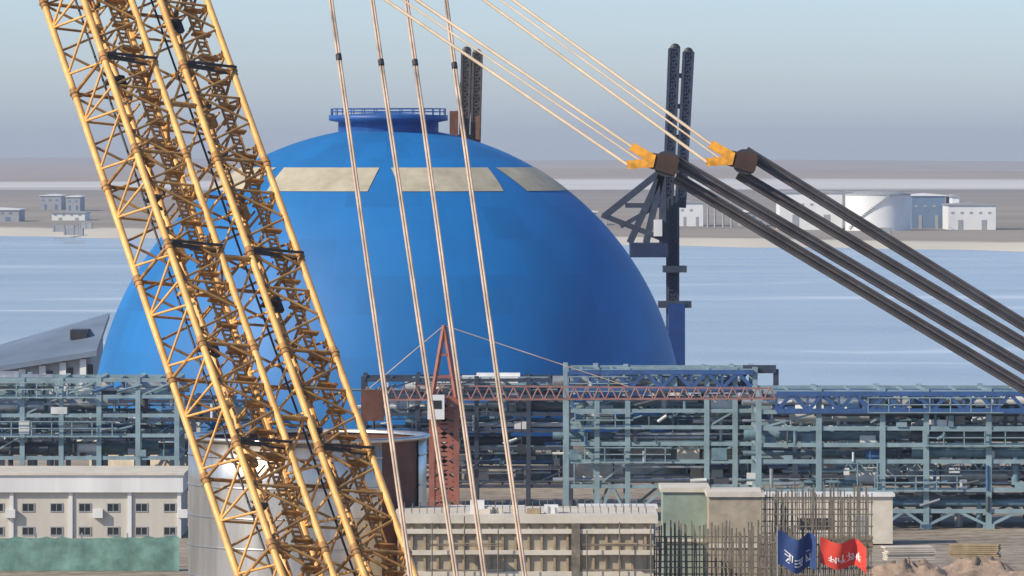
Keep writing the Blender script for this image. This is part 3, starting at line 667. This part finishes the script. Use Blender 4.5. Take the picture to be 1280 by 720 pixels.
    if gantry:
        x0, x1, y0, y1 = gantry; a, c, z1, z0 = X(x0, d), X(x1, d), Z(y0, d), Z(y1, d); mb = MB()
        mb.bar((a, d + .6, z1), (c, d + .6, z1), .3); mb.bar((c, d + .6, z1), (c, d + .6, z0), .2); mb.bar((a, d + .6, z1), (a, d + .6, z0), .2); mb.build('gantry', M['slate'], t_)
    return t_
rack([383, 400, 416, 432.5, 449, 465, 481.5, 498], [399, 406, 414, 422.5, 432], 432, 'grey steel pipe rack left of the boom behind the white building', 7, seed=3, boxes=9, w_=.18, pipes=6)
rack([577, 600, 625, 647, 665], [399, 406, 413.5, 420.5, 428, 436, 444], 446, 'dark pipe rack behind the small red tower crane', 7, seed=5, boxes=16, w_=.17, pipes=6, m=M['slate'])
rack([663, 676, 689, 722.5, 734.5, 743], [395, 403.5, 412, 419, 426, 433.5, 444], 432, 'tall grey green pipe rack right of the red tower crane', 7, xbrace=(1, 2), seed=8, boxes=16, w_=.19, pipes=8, truss=(664, 742, 395.6, 402.5), gantry=(738, 752, 394.5, 404))
rack([744.5, 770, 797, 815.5, 842, 868, 886], [404, 412.5, 419.5, 426.5, 433.5, 445.5, 454.5], 424, 'long grey green pipe rack with blue top truss at right edge', 8, truss=(752, 884, 404.8, 412), xbrace=(2, 3, 4), seed=11, boxes=26, w_=.2, pipes=9)
rack([560, 600, 640, 680, 720, 760, 800, 840, 880], [409, 416, 424, 432, 440], 490, 'farthest pipe rack row seen through the gaps of the right racks', 8, seed=13, boxes=30, w_=.22, pipes=6, m=M['slate'])
rack([400, 424, 444, 463, 483, 505, 530], [408, 416, 424, 432], 470, 'back row pipe rack at the left foot of the dome', 8, seed=14, boxes=12, w_=.2, pipes=5, m=M['slate'])

# ------------------------------------------------------------------ white site buildings with netting fences, steel cylinders
def site_building(x0, x1, ytop, ybase, label, win_px, rows_px, corn):
    d = GD(ybase); a, c = X(x0, d), X(x1, d); z1 = Z(ytop, d); t_ = thing('site_office', label, 'building', ((a + c) / 2, d, 0), 'white two storey site buildings')
    zc = Z(corn, d); dep = 9.0; s = d / F
    mb = MB(); mb.box(a, c, d, d + dep, 0, zc); mb.build('wall', M['cream'], t_)
    mb = MB(); mb.box(a - .2, c + .2, d - .35, d + dep + .3, zc + .003, z1 - .12); rf = mb.build('cornice', M['white'], t_)
    mb = MB(); mb.prism([(a - .3, z1 - .117), (c + .3, z1 - .117), (c + .3, z1 + .02), (a - .3, z1 + .02)], d - .5, d + dep + .5); mb.build('roof', M['conc_l'], t_)
    for wx in win_px[1][::3]:
        xx = X(wx + 5.6, d); zz = Z(rows_px[0][0] + 2.5, d); mb = MB(); mb.box(xx - .35, xx + .35, d - .45, d - .003, zz - .3, zz + .3); mb.build('air_conditioner', M['white'], t_)
    for i, wx in enumerate(win_px[0]):
        xx = X(wx, d); mb = MB(); mb.box(xx - .14, xx + .14, d - .16, d - .003, 0, zc); mb.build('pilaster', M['white'], t_)
    hw = win_px[2] * s / 2
    for wx in win_px[1]:
        for ry, rh in rows_px:
            xx, zz = X(wx, d), Z(ry, d); h = rh * s / 2; mb = MB()
            mb.box(xx - hw - .07, xx + hw + .07, d - .05, d - .003, zz - h - .07, zz - h); mb.box(xx - hw - .07, xx + hw + .07, d - .05, d - .003, zz + h, zz + h + .07)
            mb.box(xx - hw - .07, xx - hw, d - .05, d - .003, zz - h, zz + h); mb.box(xx + hw, xx + hw + .07, d - .05, d - .003, zz - h, zz + h); mb.box(xx - .02, xx + .02, d - .045, d - .022, zz - h, zz + h)
            fr = mb.build('window', M['fargrey'], t_); mb = MB(); mb.box(xx - hw, xx + hw, d - .02, d - .004, zz - h, zz + h); mb.build('pane', M['glass'], fr)
    return t_
site_building(372, 499.5, 438.5, 466, 'white two storey building left of the central boom behind green netting', ([380, 404, 428, 453, 478, 499], [386, 398, 411, 422, 435, 447, 459, 471, 483, 495], 4.6), [(453, 3), (463, 3)], 446.5)
def netting(x0, x1, ytop, ybase, label):
    d = GD(ybase); a, c = X(x0, d), X(x1, d); z1 = Z(ytop, d); t_ = thing('netting_fence', label, 'fence', ((a + c) / 2, d, 0), 'green netting fences'); n = int((c - a) / .5)
    mb = MB(); rnd = random.Random(int(x0) + 5); vs = []
    zts = [z1 + rnd.uniform(-.12, .1) for _ in range(n + 1)]
    for th in (0, .03):
        for i in range(n + 1):
            x = a + (c - a) * i / n; yo = .035 * math.sin(i * 1.3) + .03 * math.sin(i * 3.1) + th
            vs += [(x, d + yo, 0.02), (x, d + yo * 1.8, z1 * .5), (x, d + yo, zts[i])]
    q = 3 * (n + 1)
    fs = [(o_ + i * 3 + j, o_ + (i + 1) * 3 + j, o_ + (i + 1) * 3 + j + 1, o_ + i * 3 + j + 1) for o_ in (0, q) for i in range(n) for j in (0, 1)]
    mb.add(vs, fs, True); mb.build('netting', M['green'], t_)
    for i in range(0, int((c - a) / 3) + 1):
        mb = MB(); x = a + 3 * i; mb.bar((x, d + .35, 0), (x, d + .35, z1 + .25), .05); mb.build('post', M['steel'], t_)
    return t_
netting(380, 499, 465.5, 480, 'low green netting fence before the white building left of boom')
def steel_cylinder(x0, x1, ytop, ybase, label, notch):
    d = GD(ybase); cx = X((x0 + x1) / 2, d); r = (x1 - x0) / 2 * d / F; z1 = Z(ytop, d); cy = d + r
    t_ = thing('steel_liner', label, 'steel cylinder', (cx, cy, 0), 'open steel liner cylinders')
    a0, a1 = R(notch[0]), R(notch[1])                   # notch: gap in the wall
    mb = MB(); zs = [0, z1 * .25, z1 * .5, z1 * .75, z1]
    mb.lathe((cx, cy, 0), [(r, z) for z in zs] + [(r - .12, z1), (r - .12, 0)], 64, a1, a0 + 2 * math.pi); mb.build('shell', M['stain'], t_)
    mb = MB(); mb.lathe((cx, cy, 0), [(r - .13, 0), (r - .13, z1 - .05)], 64); mb.build('inner_wall', M['rust'], t_)
    for i in range(1, 6):
        mb = MB(); z = z1 * i / 5.5; mb.lathe((cx, cy, z), [(r + .01, -.05), (r + .05, -.05), (r + .05, .05), (r + .01, .05)], 64, a1, a0 + 2 * math.pi); mb.build('stiffener_ring', M['stain'], t_)
    mb = MB(); mb.lathe((cx, cy, z1), [(r - .25, .003), (r + .22, .003), (r + .22, .22), (r - .25, .22), (r - .25, .003)], 64); mb.build('rim', M['stain'], t_)
    return t_
steel_cylinder(500, 603, 426, 497, 'shiny open steel cylinder behind the central boom foot', (-50, -20))

# ------------------------------------------------------------------ sloped roof buildings
def sloped(pts, d, dep, label):
    t_ = thing('shed_building', label, 'building', (X(pts[0][0], d), d, 0), 'sloped roof halls')
    (xa, ya), (xb, yb), wall = pts[0], pts[1], pts[2]
    a, c = X(xa, d), X(xb, d); za, zc = Z(ya, d), Z(yb, d); zw = Z(wall, d)
    mb = MB(); mb.prism([(a, 0), (c, 0), (c, zc - 1.2), (a, za - 1.2)], d, d + dep); mb.build('wall', M['cream'], t_)
    mb = MB(); mb.prism([(a - 1, za - 1.17), (c + .8, zc - 1.17), (c + .8, zc), (a - 1, za)], d - 1.2, d + dep + 1); mb.build('roof', M['roof'], t_)
    mb = MB(); n = 6
    for q in range(n): xx = a + (c - a) * (q + .4) / n; mb.box(xx - .7, xx + .7, d - .12, d - .003, zw - 2.2, zw - .6)
    mb.build('window', M['glass'], t_)
    mb = MB(); xm = a + (c - a) * .55; zm = za + (zc - za) * .55; mb.box(xm - 1.1, xm + 1.1, d - 1.0, d + 1, zm - .3, zm + .5); mb.build('skylight', M['black'], t_)
    for q in range(4):
        mb = MB(); xx = a + (c - a) * (q + .8) / 4.4; mb.box(xx - .3, xx + .3, d - .4, d - .004, 0, za + (zc - za) * (q + .8) / 4.4 - 1.3); mb.build('pillar', M['white'], t_)
    return t_
hall = thing('shed_building', 'grey sloped roof hall just left of the dome', 'building', (X(440, 545), 545, 0))
d0, d1 = 545, 562
e0, e1, r0, r1 = at(385, 399, d0), at(464, 386.5, d0), at(385, 395, d1), at(469.5, 370.5, d1)
mb = MB(); dn = Vector((0, 0, -.5)); q = [e0, e1, r1, r0]; mb.add([p for p in q] + [p + dn for p in q], [(0, 1, 2, 3), (7, 6, 5, 4)] + [(i, i + 4, (i + 1) % 4 + 4, (i + 1) % 4) for i in range(4)])
rf = mb.build('roof', M['roof'], hall)
mb = MB(); c = e0.lerp(e1, .88).lerp(r0.lerp(r1, .88), .5); mb.box(c.x - .8, c.x + .8, c.y - 2, c.y + 2, c.z - .2, c.z + .7); mb.build('skylight', M['black'], rf)
mb = MB(); mb.add([(e0.x, d0 + 1, 0), (e1.x - .6, d0 + 1, 0), (e1.x - .6, d0 + 1, e1.z - .6), (e0.x, d0 + 1, e0.z - .6)] + [(r0.x, d1 - .5, 0), (r1.x - .6, d1 - .5, 0), (r1.x - .6, d1 - .5, r1.z - .6), (r0.x, d1 - .5, r0.z - .6)], [(3, 2, 1, 0), (4, 5, 6, 7), (0, 1, 5, 4), (1, 2, 6, 5), (2, 3, 7, 6), (3, 0, 4, 7)]); mb.build('wall', M['fargrey'], hall)
for k in range(9):
    x = e0.x + (e1.x - e0.x) * (k + .5) / 9.2; zt = e0.z + (e1.z - e0.z) * (k + .5) / 9.2 - .62
    mb = MB(); mb.box(x - .3, x + .3, d0 + .55, d0 + .99, 0, zt); mb.build('pillar', M['white'], hall)
    mb = MB(); mb.box(x + .42, x + .95, d0 + .9, d0 + .995, zt - 2.2, zt - .5); mb.build('window', M['glass'], hall)

# ------------------------------------------------------------------ red tower crane
d = 415; t_ = thing('tower_crane', 'small red oxide tower crane with white cab before the dome', 'tower crane', (X(611.5, d), d, 0))
x0, x1 = X(606, d), X(616.4, d); zt = Z(407, d); mb = MB(); wd = x1 - x0; n = 10
cor = [(x0, d), (x1, d), (x1, d + wd), (x0, d + wd)]
for cx, cy in cor: mb.bar((cx, cy, 0), (cx, cy, zt), .2)
for q in range(n):
    za, zc = zt * q / n, zt * (q + 1) / n
    for i in range(4):
        p, r_ = cor[i], cor[(i + 1) % 4]; mb.bar((*p, za), (*r_, zc), .15); mb.bar((*r_, za), (*p, zc), .15); mb.bar((*p, zc), (*r_, zc), .14)
mb.box(x0 - .5, x1 + .5, d - .5, d + wd + .5, 0, .8); mb.build('tower', M['red'], t_)
mb = MB(); ap = Vector(((x0 + x1) / 2, d + wd / 2, Z(376, d)))
for cx, cy in cor: mb.bar((cx, cy, zt), ap, .12)
for q in (.3, .6):
    for i in range(4): mb.bar(Vector((*cor[i], zt)).lerp(ap, q), Vector((*cor[(i + 1) % 4], zt)).lerp(ap, q), .08)
mb.build('apex', M['red'], t_)
mb = MB(); jx0, jx1 = X(576, d), X(752, d); jz = Z(407.5, d); jy = d + wd / 2; hh = 1.0
n = 34
for yy in (-.6, .6): mb.bar((jx0, jy + yy, jz), (jx1, jy + yy, jz + .1), .065)
mb.bar((jx0 + 4, jy, jz + hh), (jx1 - .6, jy, jz + hh * .8), .06)
for q in range(n):
    xa, xm, xc = [jx0 + (jx1 - jx0) * (q + e) / n for e in (0, .5, 1)]
    for yy in (-.6, .6): mb.bar((xa, jy + yy, jz), (xm, jy, jz + hh * .9), .035); mb.bar((xm, jy, jz + hh * .9), (xc, jy + yy, jz), .035)
    mb.bar((xa, jy - .6, jz), (xa, jy + .6, jz), .06)
mb.build('jib', M['jib'], t_)
mb = MB(); mb.box(jx0, jx0 + 1.6, jy - .7, jy + .7, jz - 1.5, jz + .7); mb.build('counterweight', M['rust'], t_)
mb = MB(); c = at(607.8, 410.5, d - 1.2); mb.box(c.x - .6, c.x + .6, d - 1.6, d - .3, c.z - .85, c.z + .85); cb = mb.build('cab', M['white'], t_)
mb = MB(); mb.box(c.x - .35, c.x + .4, d - 1.63, d - 1.59, c.z - .1, c.z + .5); mb.build('window', M['glass'], cb)
for px in (690, 578):
    mb = MB(); e = Vector((X(px, d), jy, jz + (hh * .9 if px > 600 else .6))); mb.bar(ap, e, .035, 5); mb.build('tie_bar', M['rope_pale'], t_)
mb = MB(); hx = X(644, d); mb.bar((hx, jy, jz), (hx, jy, jz - 3.2), .04, 5); mb.box(hx - .3, hx + .3, jy - .2, jy + .2, jz - 3.9, jz - 3.2); mb.build('hook', M['black'], t_)

# ------------------------------------------------------------------ formwork structures, rebar, blocks
def formwork(x0, x1, ytop, ybase, label, rows, panel_px, gap_px, dep=8):
    d = GD(ybase); a, c = X(x0, d), X(x1, d); z1 = Z(ytop, d); t_ = thing('formwork_wall', label, 'formwork wall', ((a + c) / 2, d, 0), 'concrete walls in formwork')
    mb = MB(); mb.box(a, c, d, d + dep, 0, z1 - .5); mb.build('wall', M['conc'], t_)
    mb = MB(); mb.box(a - .25, c + .25, d - .35, d + dep + .25, z1 - .497, z1); mb.build('slab', M['conc_l'], t_)
    for ry in rows:
        z = Z(ry, d); mb = MB(); mb.box(a, c, d - .3, d - .004, z - .14, z + .14); mb.build('waler', M['conc_l'], t_)
    mb = MB(); pw = panel_px * d / F; x = a
    while x < c: mb.box(x - .07, x + .07, d - .16, d - .006, .02, z1 - .55); x += pw
    mb.build('stud', M['plywood'], t_)
    mb = MB(); gx = X(gap_px, d); mb.box(gx - .25, gx + .25, d - .4, d - .31, .02, z1 - .52); mb.build('gap_shutter', M['rebar'], t_)
    mb = MB(); x = a + .3                                # starter bars and guard rail on the slab
    while x < c:
        for yy in (1.0, 2.2, dep - 1): mb.bar((x, d + yy, z1), (x + random.uniform(-.04, .04), d + yy, z1 + random.uniform(.3, .6)), .02)
        x += .45
    mb.build('starter_bar', M['rebar'], t_)
    for i in range(6):
        xx = a + (c - a) * random.uniform(.1, .95); hh = random.uniform(.3, .8); ww = random.uniform(.5, 1.6); mb = MB(); yy = d + random.uniform(.3, 1.5); mb.box(xx - ww / 2, xx + ww / 2, yy, yy + .8, z1 + .003, z1 + hh)
        tag(mb.build('panel_stack', random.choice([M['white'], M['conc_l'], M['conc_l'], M['plywood']])), 'small pale stack of panels on the slab of ' + ('the central formwork wall' if x0 > 550 and ytop < 500 else 'the front formwork wall'), 'panel stack', 'panel stacks on formwork slabs')
    return t_
formwork(592, 700, 456, 499, 'grey tan wall in gridded formwork right of central boom foot', (463, 472, 481, 490), 5.5, 667)
def rebar(x0, x1, ytop, ybase, label, dep=4, sp=.34):
    d = GD(ybase); a, c = X(x0, d), X(x1, d); z1 = Z(ytop, d); rnd = random.Random(int(x0)); mb = MB(); x = a
    while x < c:
        for yy in (0, dep * .5, dep): mb.bar((x, d + yy, 0), (x + rnd.uniform(-.1, .1), d + yy + rnd.uniform(-.06, .06), z1 + rnd.uniform(-.5, .4)), .035 + .02 * (rnd.random() < .25), 4)
        x += sp * rnd.uniform(.7, 1.3)
    z = .5
    while z < z1 - .6:
        for yy in (-.04, dep + .04): mb.bar((a, d + yy, z), (c, d + yy, z), .035)
        z += .75
    return tag(mb.build('rebar_cage', M['rebar']), label, 'rebar cage', 'standing rebar cages')
rebar(701, 762, 463, 498, 'standing rebar cage right of the central formwork wall', 5)
rebar(746, 793, 446, 490, 'taller rebar cage behind the two flags', 5)
def block(x0, x1, ytop, ybase, label, m, dep=5, name='concrete_block', cat='block'):
    d = GD(ybase); a, c = X(x0, d), X(x1, d); z1 = Z(ytop, d); t_ = thing(name, label, cat, ((a + c) / 2, d, 0), 'boxy concrete blocks')
    mb = MB(); mb.box(a, c, d, d + dep, 0, z1 - .3); mb.build('wall', m, t_)
    mb = MB(); mb.box(a - .15, c + .15, d - .15, d + dep + .15, z1 - .297, z1); mb.build('slab', M['conc_l'], t_)
    mb = MB(); zz = (z1 - .3) * .5; mb.box(a, c, d - .12, d - .004, zz - .12, zz + .12); mb.build('band', M['conc_l'], t_)
    return t_
block(704, 723, 444.5, 488, 'greenish grey block between central formwork wall and tan block', M['greengrey'])
block(723.5, 746, 446.5, 490, 'tan concrete block left of the taller rebar cage', M['conc'])

# flags
def flag(x0, x1, ytop, ybot, ybase, label, m, marks, wave, side):
    d = GD(ybase); px = x0 if side > 0 else x1; t_ = thing('flag', label, 'flag', (X(px, d), d, 0), 'site flags on poles')
    mb = MB(); X0 = X(px, d); z1 = Z(ytop, d); zb_ = Z(ybot, d); mb.bar((X0, d, 0), (X0, d, z1 + .25), .045, 8); mb.build('pole', M['pipe_s'], t_)
    wdt = (x1 - x0) * d / F; h = z1 - zb_; n = 18; r_ = 6
    def P(s, t, o=0.0):
        dz = -.26 * h * s * (1 + .6 * math.sin(s * 5 + wave)); yy = .22 * wdt * s * math.sin(s * 9 + wave + 1.2 * t)
        return Vector((X0 + side * wdt * s * (.96 - .04 * math.cos(s * 6)), d - .1 + yy + o, z1 - h * .80 * t + dz + .05 * h * math.sin(s * 9 + wave)))
    mb = MB()
    for o in (0, .015):
        vs = [P(i / n, j / r_, o) for j in range(r_ + 1) for i in range(n + 1)]
        mb.add(vs, [(j * (n + 1) + i, j * (n + 1) + i + 1, (j + 1) * (n + 1) + i + 1, (j + 1) * (n + 1) + i) for j in range(r_) for i in range(n)], True)
    cl = mb.build('cloth', m, t_)
    mb = MB()
    for (s0, t0, s1, t1, w_) in marks:
        nn = 4; L_ = math.hypot((s1 - s0) * 1.3, t1 - t0) or 1; ns, nt_ = -(t1 - t0) / L_ * w_ / 1.3, (s1 - s0) * 1.3 / L_ * w_; vs = []
        for j in (-1, 1):
            for i in range(nn + 1):
                f = i / nn; g_ = j * (1 - .45 * f); vs.append(P(s0 + (s1 - s0) * f + ns * g_, t0 + (t1 - t0) * f + nt_ * g_, -.03))
        mb.add(vs, [(i, i + 1, nn + 2 + i, nn + 1 + i) for i in range(nn)])
    mb.build('lettering', M['white'], cl)
    return t_
def strokes(s0, s1, t0, t1, n, seed):
    r = random.Random(seed); out = []; h = t1 - t0; cw = (s1 - s0) / n
    for k in range(n):
        a = s0 + cw * k; u_ = lambda p: a + cw * .86 * p; v_ = lambda q: t0 + h * q
        for q in (.08, .36, .64, .92):
            if r.random() < .78: l0 = r.choice((0, 0, .35)); out.append((u_(l0), v_(q + r.uniform(-.05, .05)), u_(r.choice((.6, 1, 1))), v_(q + r.uniform(-.08, .04)), .017))
        for q in r.sample((.06, .34, .62, .92), 2): out.append((u_(q), v_(r.choice((0, .05, .3))), u_(q + r.uniform(-.05, .05)), v_(r.choice((.7, 1, 1))), .018))
        q = r.uniform(.3, .6); out.append((u_(q), v_(.55), u_(q + r.choice((-.35, .4))), v_(1), .018))
    return out
flag(752.5, 770, 463, 481, 503, 'navy blue flag with white lettering beside the red flag', M['flagblue'], strokes(.18, .88, .50, .82, 3, 1), 0.4, 1)
flag(770.5, 791.5, 466, 480, 503, 'bright red flag with pale lettering beside the navy flag', M['flagred'], strokes(.18, .9, .45, .78, 4, 2), 1.2, 1)

# white van
def van(xc, ytop, ybase, label, rz, group=None):
    d = GD(ybase); o = thing('van', label, 'van', (X(xc, d), d, 0), group); Mx = Matrix.Translation((X(xc, d), d, 0)) @ Matrix.Rotation(rz, 4, 'Z')
    prof = [(-2.5, .45), (2.5, .45), (2.58, 1.0), (2.35, 1.2), (1.75, 1.32), (1.05, 2.08), (.75, 2.2), (-2.2, 2.22), (-2.45, 2.1), (-2.56, 1.2)]
    def ext(pr, hw, inset=0):
        n = len(pr); vs = []
        for yy in (-hw, hw):
            for p, q in pr: vs.append(Mx @ Vector((p, yy * (1 - .1 * max(0, q - 1.1)), q)))
        return vs, [tuple(range(n)), tuple(range(2 * n - 1, n - 1, -1))] + [(i, i + n, (i + 1) % n + n, (i + 1) % n) for i in range(n)]
    mb = MB(); mb.add(*ext(prof, .95)); mb.build('body', M['white'], o)
    mb = MB()
    for yy in (-1, 1):
        for (a, c) in ((.15, 1.2), (-1.0, .0), (-2.2, -1.15)):
            pr = [(a, 1.3), (c + (.35 if a > 0 else 0), 1.3), (c - (.2 if a > 0 else 0), 1.92), (a, 1.92)]
            vs = [Mx @ Vector((p, yy * (.963 - .095 * max(0, q - 1.1)), q)) for p, q in pr]; mb.add(vs, [(0, 1, 2, 3)])
    mb.add([Mx @ Vector((p, y, q)) for p, q, y in ((1.77, 1.36, -.8), (1.77, 1.36, .8), (1.12, 2.05, .74), (1.12, 2.05, -.74))], [(0, 1, 2, 3)])
    mb.build('window', M['glass'], o)
    for sx in (-1.6, 1.6):
        for sy in (-1, 1):
            mb = MB(); n = 18; vs = []
            for yy in (sy * .75, sy * .97):
                for i in range(n): vs.append(Mx @ Vector((sx + .36 * math.cos(2 * math.pi * i / n), yy, .36 + .36 * math.sin(2 * math.pi * i / n))))
            mb.add(vs, [tuple(range(n)), tuple(range(2 * n - 1, n - 1, -1))] + [(i, i + n, (i + 1) % n + n, (i + 1) % n) for i in range(n)]); mb.build('wheel', M['tyre'], o)
    for sy in (-.7, .7):
        mb = MB(); mb.obox(Mx, 2.5, 2.6, sy - .2, sy + .2, .85, 1.02); mb.build('headlight', M['pipe_s'], o)
    return o

# soil heaps
def heap(xc, hw_px, ytop, ybase, label, seed):
    d = GD(ybase); r = hw_px * d / F; h = Z(ytop, d); rnd = random.Random(seed); cx = X(xc, d); n, k = 48, 14; vs = []
    ph = [rnd.uniform(0, 6) for _ in range(5)]
    for j in range(k + 1):
        f = j / k
        for i in range(n):
            an = 2 * math.pi * i / n; rr = r * f * (1 + .18 * math.sin(2 * an + ph[0]) + .1 * math.sin(5 * an + ph[1]))
            z = h * max(0, 1 - f ** 1.7) ** .9 * (.82 + .16 * math.sin(2 * an + ph[2] + 5 * f) + .10 * math.sin(5 * an + ph[3] - 7 * f)) + (rnd.uniform(-.13, .13) * h if 0 < j < k else 0)
            vs.append((cx + rr * math.cos(an), d + rr * .6 * math.sin(an), max(-.05, z) if j < k else -.05))
    mb = MB(); mb.add(vs, [(j * n + i, j * n + (i + 1) % n, (j + 1) * n + (i + 1) % n, (j + 1) * n + i) for j in range(k) for i in range(n)], True)
    return tag(mb.build('soil_heap', M['soil']), label, 'soil heap', 'brown soil heaps')
heap(808, 19, 475, 484, 'brown soil heap just right of the red flag', 1)
heap(838, 27, 474.5, 483, 'longest brown soil heap under the right pipe rack', 2)
heap(872, 24, 475.5, 484, 'low brown soil heap at the right end of the row', 3)
def boards(xc, ybase, rz, label, m, n=7):
    d = GD(ybase); Mx = Matrix.Translation((X(xc, d), d, 0)) @ Matrix.Rotation(rz, 4, 'Z'); mb = MB()
    for x in (-.9, .9): mb.obox(Mx, x - .06, x + .06, -.6, .6, 0, .9)
    for i in range(n): ox, oy = random.uniform(-.1, .1), random.uniform(-.08, .08); mb.obox(Mx, -1.6 + ox, 1.6 + ox, -.61 + oy, .61 + oy, .902 + i * .13, 1.01 + i * .13)
    return tag(mb.build('board_stack', m), label, 'board stack')
boards(808, 481, R(10), 'pale board stack on trestles in front of the brown soil heap', M['conc_l'])
boards(836, 480, R(-12), 'plywood board stack on trestles nearest the right edge', M['plywood'])
boards(782, 479, R(4), 'plywood board stack half hidden behind the red flag', M['plywood'], 10)
for i, (px, yb, hh, m, lb) in enumerate(((629, 470, 2.6, 'white', 'white site cabin behind central formwork slab, left one'), (648, 471, 2.4, 'conc_l', 'cream site cabin behind central formwork slab, beside the white one'), (685, 470, 2.7, 'pipe_t', 'teal site cabin behind the formwork slab near green block'), (768, 469, 3.4, 'conc_l', 'cream long cabin behind the taller rebar cage'))):
    d = GD(yb); x = X(px, d); t_ = thing('site_cabin', lb, 'cabin', (x, d, 0)); L = 2.6 if i < 3 else 5.5
    mb = MB(); mb.box(x - L, x + L, d, d + 2.4, .1, hh); mb.build('wall', M[m], t_)
    mb = MB(); mb.box(x - L - .15, x + L + .15, d - .2, d + 2.6, hh + .003, hh + .2); mb.build('roof', M['white'], t_)
    mb = MB(); mb.box(x - L * .2, x + L * .25, d - .05, d - .004, 1.1, 1.9); mb.build('window', M['glass'], t_)
    mb = MB(); mb.box(x + L * .5, x + L * .5 + .9, d - .06, d - .004, .15, 2.05); mb.build('door', M['fargrey'], t_)

# tube scaffold standing against the formwork wall
def scaffold(x0, x1, ytop, ybase, label):
    d = GD(ybase); a, c, z1 = X(x0, d), X(x1, d), Z(ytop, d); t_ = thing('tube_scaffold', label, 'scaffold', ((a + c) / 2, d, 0)); n = int((c - a) / 1.3); rnd = random.Random(int(x0))
    for i in range(n + 1):
        x = a + (c - a) * i / n; mb = MB()
        for y in (d, d + .9): mb.bar((x, y, 0), (x + rnd.uniform(-.04, .04), y, z1 + rnd.uniform(-.9, .7)), .04, 6)
        mb.build('upright', M['rebar'], t_)
    z = 1.3; k = 0
    while z < z1:
        mb = MB()
        for y in (d - .03, d + .93): mb.bar((a - .3, y, z), (c + .3, y, z + rnd.uniform(-.05, .05)), .035, 6)
        mb.build('ledger', M['rebar'], t_)
        if k % 2 == 0: mb = MB(); p0 = a + rnd.uniform(0, .4) * (c - a); mb.box(p0, p0 + (c - a) * .5, d + .1, d + .85, z + .05, z + .1); mb.build('plank', M['plywood'], t_)
        z += 1.5; k += 1
    return t_
scaffold(606, 634, 461, 500, 'tube scaffold with planks against the left of the formwork wall')
scaffold(672, 699, 463, 500, 'tube scaffold with planks against the right end of the formwork wall')
